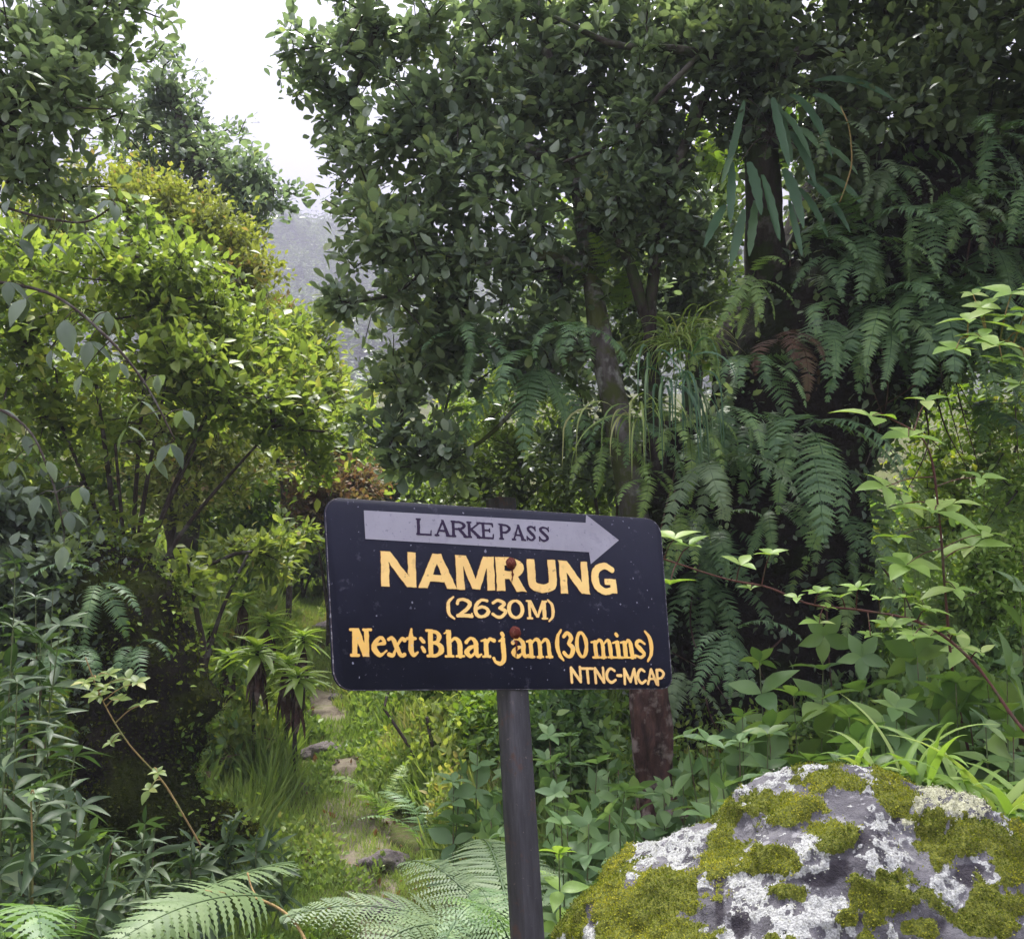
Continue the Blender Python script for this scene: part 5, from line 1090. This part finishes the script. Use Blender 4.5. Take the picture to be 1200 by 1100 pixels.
for (x, y, d, L, lab) in [(18, 660, 3.2, .19, 'lance leaved plant at the left edge above all the others'), (62, 690, 3.3, .17, 'lance leaved plant drooping over the top of the black hollow'), (20, 800, 2.7, .2, 'large grey green lance leaved plant at the left edge beside the hollow'),
        (5, 900, 2.5, .2, 'dark lance leaved plant at the left edge behind the tan stem'), (60, 940, 2.7, .17, 'lance leaved plant right of the tan sapling tip'), (170, 965, 3.3, .14, 'lance leaved plant below the arching bramble'), (120, 1000, 2.9, .14, 'lance leaved plant low down between sapling and bramble'),
        (225, 985, 3.6, .14, 'lance leaved plant at the foot of the black mound'), (275, 960, 4.0, .15, 'lance leaved plant at the right tip of the black mound'), (300, 985, 3.7, .14, 'lance leaved plant just above the pale bottom fern'), (90, 1055, 2.4, .14, 'lance leaved plant behind the drooping bottom left fern'), (170, 1030, 2.9, .13, 'lance leaved plant over the fern in the bottom left'), (35, 1010, 2.4, .15, 'lance leaved plant crossing the tan sapling stem'),
        (245, 1030, 3.1, .12, 'lance leaved plant behind the tan fern stalk'), (15, 735, 3.0, .18, 'second lance leaved plant down the left edge')]:
    herb(x, y, d, L * .68, 8, T_LANCE_HI, 'herb_blue', lab, GL, stems=3, spread=.07, per=3, tilt=.3)
GR = 'broad leaved plants on the right'
for (x, y, d, L, lab) in [(965, 745, 3.4, .15, 'broad leaved plant directly under the arching creeper'), (890, 775, 3.4, .14, 'broad leaved plant in front of the dark hollow right of the sign'), (1010, 770, 3.2, .15, 'broad leaved plant left of the red brown creeper stem'), (1075, 770, 3.3, .16, 'broad leaved plant behind the creeper stem'), (930, 815, 3.1, .13, 'broad leaved plant above the crest of the boulder'),
        (1050, 830, 2.9, .15, 'broad leaved plant behind the boulder where the creeper roots'), (1120, 800, 3.0, .16, 'broad leaved plant right of the creeper root'), (1180, 790, 2.9, .16, 'broad leaved plant at the right edge below the arching creeper'), (995, 840, 2.9, .13, 'low broad leaved plant touching the boulder crest'), (1155, 850, 2.7, .11, 'broad leaved plant over the strap leaves at the right'), (870, 840, 3.2, .1, 'broad leaved plant between tree stump and boulder'), (1195, 690, 3.3, .12, 'tall broad leaved plant at the right edge'), (900, 860, 2.9, .1, 'small broad leaved plant on the left of the boulder crest')]:
    herb(x, y, d, L, 6, T_OVATE_HI, 'herb', lab, GR, stems=3, spread=.09, per=3, tilt=.3)
GC = 'opposite leaved plants around the sign post'
for (x, y, d, L, lab) in [(828, 868, 2.75, .1, 'upright opposite leaved plant standing alone left of the boulder crest'), (668, 862, 3.3, .1, 'tallest opposite leaved plant just right of the sign post'), (700, 895, 3.1, .09, 'opposite leaved plant beside the tallest one, towards the stump'), (650, 930, 3.0, .09, 'opposite leaved plant low beside the post on its right'), (745, 960, 2.9, .08, 'opposite leaved plant over the left slope of the boulder'), (690, 965, 2.7, .085, 'opposite leaved plant touching the mossy left flank of the boulder'),
        (655, 1000, 2.5, .08, 'yellowish opposite leaved plant at the lower left of the boulder'), (560, 870, 3.6, .1, 'opposite leaved plant just left of the sign post'), (590, 905, 3.4, .09, 'opposite leaved plant half hidden behind the sign post'), (540, 905, 3.6, .09, 'opposite leaved plant left of the post beside the grassy bank'), (575, 960, 3.2, .09, 'opposite leaved plant low at the left of the post'), (712, 880, 3.6, .09, 'opposite leaved plant at the left foot of the tree stump'), (778, 925, 3.3, .09, 'opposite leaved plant in front of the foot of the tree stump'), (800, 905, 3.5, .09, 'opposite leaved plant just right of the tree stump'), (640, 890, 3.5, .09, 'opposite leaved plant between post and its tallest neighbour')]:
    herb(x, y, d, L, 6, T_OVATE_HI, 'whorl_soft' if x != 655 else 'creeper', lab, GC, stems=3, spread=.07, per=3, tilt=.35)

# rosettes of long leaves on dark stalks beside the path
def rosette(x, y, d, L, label):
    c = at(x, y, d); g0 = float(ground_h(c[0], c[1])); h = max(.15, c[2] - g0); base = np.array([c[0], c[1], g0 - .02]); r = thing('leafy_rosette', label, 'plant', tuple(base), 'leafy rosettes on dark stalks beside the path'); top = np.array([0, 0, c[2] - base[2]])
    mb = MB(); tube(mb, smooth_path([np.zeros(3), top * .5 + RNG.normal(0, .01, 3), top], 10), np.linspace(.014, .01, 10), 8, bump=.3, bscale=30); mb.build('stalk', M['bark_dark'], r)
    lm = MB()
    for k in range(5): whorl(lm, top - np.array([0, 0, .012 * k]), 7, L * (.7 + .09 * k), T_LANCE_HI, np.zeros(3), .9 - .25 * k)
    lm.build('leaves', M['whorl'], r); dm = MB()
    for k in range(5): whorl(dm, top - np.array([0, 0, .05 + .035 * k]), 7, L * .75, T_LANCE, np.zeros(3), -1.6)
    dm.build('dead_leaves', M['bark_brown'], r)
for i, (x, y, d, L, lab) in enumerate([(302, 758, 5.6, .26, 'leafy rosette in the middle of the group beside the path, tallest'), (268, 768, 5.8, .23, 'leafy rosette nearest the black mound'), (335, 775, 5.7, .22, 'leafy rosette on the path side of the tallest one'), (350, 790, 5.5, .22, 'leafy rosette closest to the path, dark dead leaves below'), (315, 725, 6.6, .24, 'leafy rosette standing up the slope behind the group'),
        (355, 745, 6.6, .22, 'leafy rosette up the slope nearest the sign'), (245, 735, 6.8, .24, 'leafy rosette up the slope at the left end of the group'), (285, 700, 7.6, .25, 'leafy rosette farthest up the slope')]):
    rosette(x, y, d, L * .78, lab)

# ------------------------------------------------------------------ shrubs and thickets
def shrub(label, base, stems, lobes, leafmat, tpl, lsize, per, spread, name='shrub', cat='shrub', bark='twig', rad=.02, group=None, **kw):
    top = stems[0]; P0 = at(*base); P0[2] = min(P0[2], float(ground_h(P0[0], P0[1])) - .02)
    ex = [([base, ((base[0] * .6 + s[0] * .4), (base[1] * .5 + s[1] * .5), (base[2] + s[2]) / 2), s], (rad * .8, rad * .35)) for s in stems[1:]]
    return tree(name, label, cat, [(0, tuple(P0)), base, ((base[0] + top[0]) / 2, (base[1] + top[1]) / 2 - 5, (base[2] + top[2]) / 2), top], [rad, rad * .9, rad * .4], lobes, leafmat, tpl, lsize, per, spread, M[bark],
                group=group, extra_trunks=ex, seg=7, bumpy=.1, rt=kw.pop('rt', .0016), rmax=.014, crown='leaves', trunkname='stem', **kw)
shrub('tall bright yellow green shrub with many stems on the left slope', (150, 735, 5.4), [(110, 430, 5.2), (200, 420, 5.3), (270, 430, 5.4), (60, 470, 5.1), (320, 500, 5.6), (180, 330, 5.4), (135, 520, 5.1), (230, 520, 5.3)],
      [(70, 380, 5.2, 110, 70, .7, 60), (50, 480, 5.1, 90, 75, .7, 50), (180, 440, 5.3, 110, 90, .8, 70), (280, 460, 5.6, 100, 80, .8, 75), (350, 470, 6.0, 50, 60, .5, 30), (150, 340, 5.4, 100, 60, .7, 45), (250, 380, 5.8, 80, 60, .6, 50), (40, 580, 5.0, 100, 60, .5, 40), (10, 310, 5.0, 60, 70, .5, 26), (120, 250, 5.6, 60, 40, .6, 14), (360, 540, 6.4, 50, 40, .5, 20), (395, 500, 6.4, 30, 40, .4, 14), (220, 320, 5.6, 70, 30, .6, 14), (330, 390, 6.0, 50, 30, .5, 14)],
      M['bright_leaf'], T_OVATE, .06, 9, .12, rad=.02, szvar=.5)
shrub('feathery olive green shrub behind the top of the bright shrub', (200, 640, 7.6), [(180, 300, 7.6), (260, 320, 7.7), (100, 280, 7.5)],
      [(130, 250, 7.6, 90, 55, .6, 90), (220, 290, 7.7, 90, 60, .6, 100), (280, 340, 7.8, 60, 55, .6, 70), (60, 290, 7.5, 70, 60, .6, 60), (180, 340, 7.5, 120, 60, .6, 80), (215, 540, 7.4, 90, 60, .5, 60), (200, 470, 7.5, 110, 60, .5, 50)], M['olive_leaf'], T_SMALL, .055, 22, .15, rad=.03)
shrub('yellow olive bush below the misty gap, left of the sign', (340, 640, 9.5), [(340, 430, 9.5), (380, 470, 9.6), (300, 420, 9.4)],
      [(330, 400, 9.5, 60, 50, .6, 70), (375, 460, 9.5, 50, 55, .6, 80), (320, 480, 9.4, 70, 60, .6, 60), (405, 530, 9.8, 45, 45, .5, 50), (275, 390, 9.2, 70, 60, .6, 60)], M['yellow_leaf'], T_SMALL, .075, 20, .17, rad=.03)
shrub('dark brownish bush top jutting into the misty gap', (290, 560, 10.5), [(290, 380, 10.5), (320, 370, 10.5)], [(295, 368, 10.5, 40, 26, .5, 50), (270, 400, 10.5, 40, 30, .5, 40), (325, 380, 10.5, 20, 16, .3, 16)], M['brown_leaf'], T_SMALL, .07, 20, .15, rad=.03)
shrub('rusty brown bush right behind the upper left corner of the sign', (385, 720, 8.6), [(385, 580, 8.6), (410, 570, 8.6), (360, 590, 8.6)], [(385, 575, 8.6, 45, 45, .4, 70), (400, 610, 8.5, 40, 40, .4, 40), (425, 560, 8.8, 25, 25, .4, 25)], M['brown_leaf'], T_SMALL, .06, 18, .13, rad=.02)
shrub('hazy light green bush seen through the gap above the sign', (450, 660, 12), [(440, 540, 12), (480, 530, 12)], [(440, 520, 12, 50, 50, .8, 60), (490, 540, 12, 60, 60, .8, 70), (420, 560, 11.5, 40, 40, .6, 40), (540, 520, 12.5, 60, 60, .8, 60), (410, 480, 13, 36, 36, .8, 30)], M['cover'], T_SMALL, .09, 20, .2, rad=.03)
shrub('sunlit small leaved thicket showing behind the oak above the sign', (620, 760, 7.6), [(600, 520, 7.6), (680, 520, 7.6), (540, 540, 7.6)],
      [(600, 520, 7.8, 90, 70, .5, 110), (680, 540, 7.6, 80, 70, .5, 80), (530, 570, 7.8, 70, 50, .5, 60), (640, 600, 7.5, 130, 60, .5, 80), (600, 440, 8, 100, 60, .5, 60)], M['bright_leaf'], T_OVATE, .06, 10, .13, rad=.02, val=(0, .75))
shrub('dense green bush under the left half of the sign', (520, 960, 5.2), [(500, 840, 5.2), (560, 820, 5.1), (450, 830, 5.4)], [(570, 850, 5.2, 40, 45, .4, 40), (610, 850, 5.0, 50, 50, .4, 50), (570, 780, 5.8, 90, 60, .4, 60)], M['cover'], T_SMALL, .045, 16, .1)
shrub('dense green bush under the right half of the sign before the stump', (680, 960, 4.6), [(670, 830, 4.6), (690, 850, 4.6)], [(665, 840, 4.7, 50, 45, .3, 60), (640, 880, 4.5, 50, 50, .3, 50), (690, 930, 4.5, 35, 30, .3, 25)], M['herb'], T_OVATE, .055, 9, .08, val=(0, .8))
shrub('small leaved pale shrub at the right edge behind the creepers', (1170, 900, 5.0), [(1160, 680, 5.0), (1200, 720, 5.0), (1120, 700, 5.1)], [(1160, 680, 5.0, 60, 60, .4, 80), (1190, 760, 4.8, 60, 60, .4, 70), (1120, 740, 5.2, 60, 60, .4, 60), (1200, 600, 5.2, 50, 60, .4, 50)], M['creeper'], T_OVATE, .035, 14, .08)
shrub('green thicket closing the view behind the ferns on the right', (1100, 900, 7.5), [(1080, 600, 7.5), (1180, 560, 7.5), (1000, 650, 7.5)], [(1100, 560, 7.5, 130, 110, .5, 140), (1100, 720, 7.3, 150, 110, .5, 140), (1180, 450, 7.6, 90, 90, .5, 80), (1010, 700, 7.2, 90, 120, .5, 80), (1230, 650, 7.0, 80, 160, .5, 80)], M['cover'], T_OVATE, .065, 9, .14, rad=.03)
shrub('low green shrub tangle under the bright shrub stems', (240, 780, 5.6), [(220, 660, 5.6), (290, 650, 5.8), (150, 670, 5.3)], [(210, 690, 5.7, 60, 25, .4, 26), (310, 650, 7.0, 70, 30, .4, 40), (100, 640, 5.0, 80, 30, .4, 30), (350, 640, 8, 50, 30, .4, 30)], M['yellow_leaf'], T_OVATE, .07, 8, .1)
shrub('shadowy bush at the left edge below the bright shrub', (30, 800, 4.6), [(30, 620, 4.6), (80, 640, 4.6)], [(20, 620, 4.6, 80, 50, .4, 70), (60, 680, 4.4, 60, 45, .4, 60), (-20, 700, 4.2, 80, 90, .4, 70)], M['dark_leaf'], T_OVATE, .07, 8, .1)
shrub('dark shrub at the end of the path beside the sign', (355, 700, 11), [(350, 640, 11), (380, 640, 11)], [(350, 640, 11.5, 50, 30, .5, 50), (400, 650, 11.5, 50, 40, .5, 50), (290, 640, 11, 60, 40, .6, 50), (460, 620, 12, 70, 50, .6, 50)], M['dark_leaf'], T_SMALL, .09, 18, .17)
shrub('green thicket closing the view behind the bright shrub on the left', (60, 700, 10), [(60, 450, 10), (200, 480, 10), (-60, 420, 10)], [(40, 420, 10, 140, 140, .7, 170), (200, 520, 10, 120, 90, .7, 120), (0, 600, 9.5, 140, 90, .7, 110), (300, 600, 10.5, 80, 60, .7, 70)], M['cover'], T_OVATE, .1, 10, .2, rad=.04, val=(0, .85))

# ------------------------------------------------------------------ stones, stump, undergrowth
def stump():
    P_ = smooth_path([at(775, 965, 4.0), at(768, 920, 4.0), at(763, 860, 4.0), at(760, 800, 4.0), at(762, 770, 4.0)], 40); r = thing('tree_stump', 'reddish brown dead tree stump rising behind the lower right corner of the sign', 'stump', tuple(P_[0])); org = P_[0]
    n, sg_ = 40, 48; T, X, Y = frames(P_); th = np.arange(sg_) / sg_ * 2 * pi; R = np.interp(np.linspace(0, 1, n), [0, .15, .5, 1], [.13, .085, .072, .066])
    V = P_[:, None] + R[:, None, None] * (np.cos(th)[None, :, None] * X[:, None] + np.sin(th)[None, :, None] * Y[:, None]); Q = V.reshape(-1, 3)
    k = (1 + .3 * fbm(Q * np.array([1, 1, .22]), 16, 4, 500) - .12 * np.abs(fbm(Q * np.array([1, 1, .12]), 30, 3, 501))).reshape(n, sg_, 1); V = (P_[:, None] + (V - P_[:, None]) * k).reshape(-1, 3)
    i = np.arange(n - 1)[:, None] * sg_; j = np.arange(sg_)[None]; kk = (j + 1) % sg_; F = np.stack([i + j, i + kk, i + kk + sg_, i + j + sg_], -1).reshape(-1, 4)
    mb = MB(); mb.add(V - org, F.ravel(), np.full(len(F), 4)); mb.build('trunk', M['bark_red'], r); mb = MB()
    for q in range(7):
        a_ = q * .9 + .4; e_ = np.array([cos(a_) * .3, sin(a_) * .3, -.12]); tube(mb, smooth_path([[cos(a_) * .05, sin(a_) * .05, .12], [cos(a_) * .13, sin(a_) * .12, .0], e_], 10), np.linspace(.035, .01, 10), 8, bump=.3, bscale=20)
    mb.build('roots', M['bark_red'], r)
M['bark_red'] = bark_mat('bark_red', (.022, .013, .01), (.1, .052, .04), (.2, .16, .135), 26)
stump()
def stone(x, y, sz, label, sq=.5, moss=0):
    c = on_ground(x, y); n = 40; u = np.linspace(0, 2 * pi, n, endpoint=False); v = np.linspace(0, pi, 24); U, V_ = np.meshgrid(u, v)
    D = np.stack([np.sin(V_) * np.cos(U), np.sin(V_) * np.sin(U), np.cos(V_)], -1).reshape(-1, 3); k = 1 + .3 * fbm(D + x, 1.4, 4, 300) + .04 * fbm(D + x, 8, 2, 301)
    W = D * k[:, None] * np.array([sz, sz * .75, sz * sq]); i = np.arange(23)[:, None] * n; j = np.arange(n)[None]; F = np.stack([i + j, i + n + j, i + n + (j + 1) % n, i + (j + 1) % n], -1).reshape(-1, 4)
    mb = MB(); mb.add(W, F.ravel(), np.full(len(F), 4)); o = mb.build('stone', M['stone']); o.location = c + np.array([0, 0, sz * sq * .25]); tag(o, label, 'stone', 'stones in the path')
M['stone'] = crag_mat('path_stone', (.13, .11, .11), (.26, .23, .22), (.12, .12, .06), .56)
for s in [(380, 887, .13, 'pinkish stone in the middle of the path'), (450, 1018, .12, 'largest grey stone slab across the near path'), (385, 742, .17, 'pale stone beside the left edge of the sign'), (365, 1000, .06, 'small dark stone left of the grey slab'), (560, 1015, .1, 'rounded grey stone left of the sign post'), (450, 1075, .1, 'grey stone half covered by the lacy fern'), (352, 925, .06, 'mossy little stone below the pinkish one'), (520, 1035, .07, 'dark flat stone right of the grey slab'), (395, 820, .07, 'brown stone in the path just below the sign corner')]: stone(*s)

def cover(name, n, tpl, size, mat, h=(.02, .16), dens=1.0, path=.18, up=1.0, xr=(-.75, .8), yr=(2.6, 13), clump=1.4, thr=-.3, narrow=False, label=None, verge=None):
    u = RNG.random(n * 2); Y = yr[0] * (yr[1] / yr[0]) ** (u ** .9); X = RNG.uniform(xr[0], xr[1], n * 2) * Y; X = X if verge is None else .485 - .25 * np.clip(Y, 2.5, 14) + RNG.normal(.15, verge, n * 2); pc = .485 - .25 * np.clip(Y, 2.5, 14)
    Q = np.stack([X, Y, X * 0], -1); keep = (np.abs(X - pc) > path + .1 * fbm(Q, 3, 2, 5)) & (fbm(Q, clump, 3, 410 + len(name)) > thr) & ~((X > -.1) & (Y < 2.9)); X, Y = X[keep][:n], Y[keep][:n]; m = len(X)
    hh = RNG.uniform(h[0], h[1], m) * np.clip(1 + fbm(np.stack([X, Y, X * 0], -1), 2, 3, 9), .3, 2); P_ = np.stack([X, Y, ground_h(X, Y) + hh], -1); mb = MB(); fall = np.clip(Y / 4, .8, 2.4)
    near = np.clip((np.abs(X - (.485 - .25 * np.clip(Y, 2.5, 14))) - .05) / .4, .45, 1); P_[:, 2] = ground_h(X, Y) + hh * near
    v = np.clip(RNG.random(m) * .7 + .15 + fbm(P_, 1.7, 3, 420) * .4, 0, 1); D = rdir(m, up)
    if narrow: P_[:, 2] = ground_h(X, Y) - .005; D = unit(rdir(m) * .5 + np.array([0, 0, 1.]))
    scatter(mb, tpl, P_, D, rdir(m, .7 if not narrow else 0), size * RNG.uniform(.5, 1.4, m) * fall * (near if narrow else 1), v)
    o = mb.build(name, mat); tag(o, label, name.replace('_', ' '), kind='stuff'); return o
T_BLADE = (np.array([(-.035, 0, 0), (.035, 0, 0), (.025, .55, .05), (-.025, .55, .05), (0, 1, .2)], float), np.array([0, 1, 2, 3, 3, 2, 4]), np.array([4, 3]))
cover('undergrowth', 150000, T_OVATE, .026, M['cover'], (.01, .2), path=.2, label='small leaved green undergrowth over the banks on both sides of the path')
cover('low_herbs', 45000, T_OVATE, .05, M['herb'], (.05, .3), path=.6, clump=.9, thr=-.1, label='taller leafy herbs on the banks away from the path')
cover('path_grass', 150000, T_BLADE, .09, M['grass'], path=-.2, narrow=True, clump=2.2, thr=-.5, verge=.75, label='short green grass along and over the footpath')
cover('verge_herbs', 60000, T_SMALL, .028, M['grass'], (.01, .12), path=.08, verge=.8, thr=-.5, label='fine bright green herbs along the verges of the footpath')
cover('slope_herbs', 60000, T_OVATE, .036, M['yellow_leaf'], (.02, .34), path=.35, xr=(-.62, -.05), yr=(4.4, 13), clump=1.6, thr=-.25, label='sunlit yellow green herbs on the slope left of the path')
cover('slope_grass', 50000, T_BLADE, .2, M['grass'], path=.3, xr=(-.62, .1), yr=(3.6, 13), narrow=True, clump=1.9, thr=-.2, label='taller loose grass among the herbs left of the path')
cover('leaf_litter', 3500, T_OVATE, .03, M['dead_leaf'], (.0, .03), path=0, clump=3, thr=-.2, label='dead brown leaves scattered over path and banks')

# dark leafy backing between the trunks
shrub('dark leafy thicket filling the gaps between the oak trunk and the crooked tree', (730, 900, 6.8), [(720, 420, 6.8), (770, 380, 6.8), (680, 460, 6.8)],
      [(720, 400, 6.8, 90, 80, .4, 80), (790, 330, 6.9, 70, 80, .4, 60), (700, 520, 6.7, 80, 60, .4, 50), (830, 260, 7.0, 60, 60, .4, 30), (650, 360, 6.9, 80, 70, .4, 50)], M['dark_leaf'], T_OVATE, .07, 10, .12, rad=.025)
# ------------------------------------------------------------------ the misty air
def haze_box():
    x0, x1, y0, y1, z0, z1 = -1000, 1000, -240, 1100, -3, 150
    V = [(x, y, z) for z in (z0, z1) for y in (y0, y1) for x in (x0, x1)]
    F = [(0, 2, 3, 1), (4, 5, 7, 6), (0, 1, 5, 4), (2, 6, 7, 3), (0, 4, 6, 2), (1, 3, 7, 5)]
    m, t, o = mat_new('mist'); v = t.nodes.new('ShaderNodeVolumePrincipled'); v.inputs['Density'].default_value = HAZE
    v.inputs['Color'].default_value = (.3, .295, .36, 1); v.inputs['Anisotropy'].default_value = 0; t.links.new(v.outputs[0], o.inputs['Volume'])
    mb = MB(); mb.faces(V, F); h = mb.build('haze', m, smooth=False); tag(h, kind='stuff'); return h
HAZE = .005
haze_box()
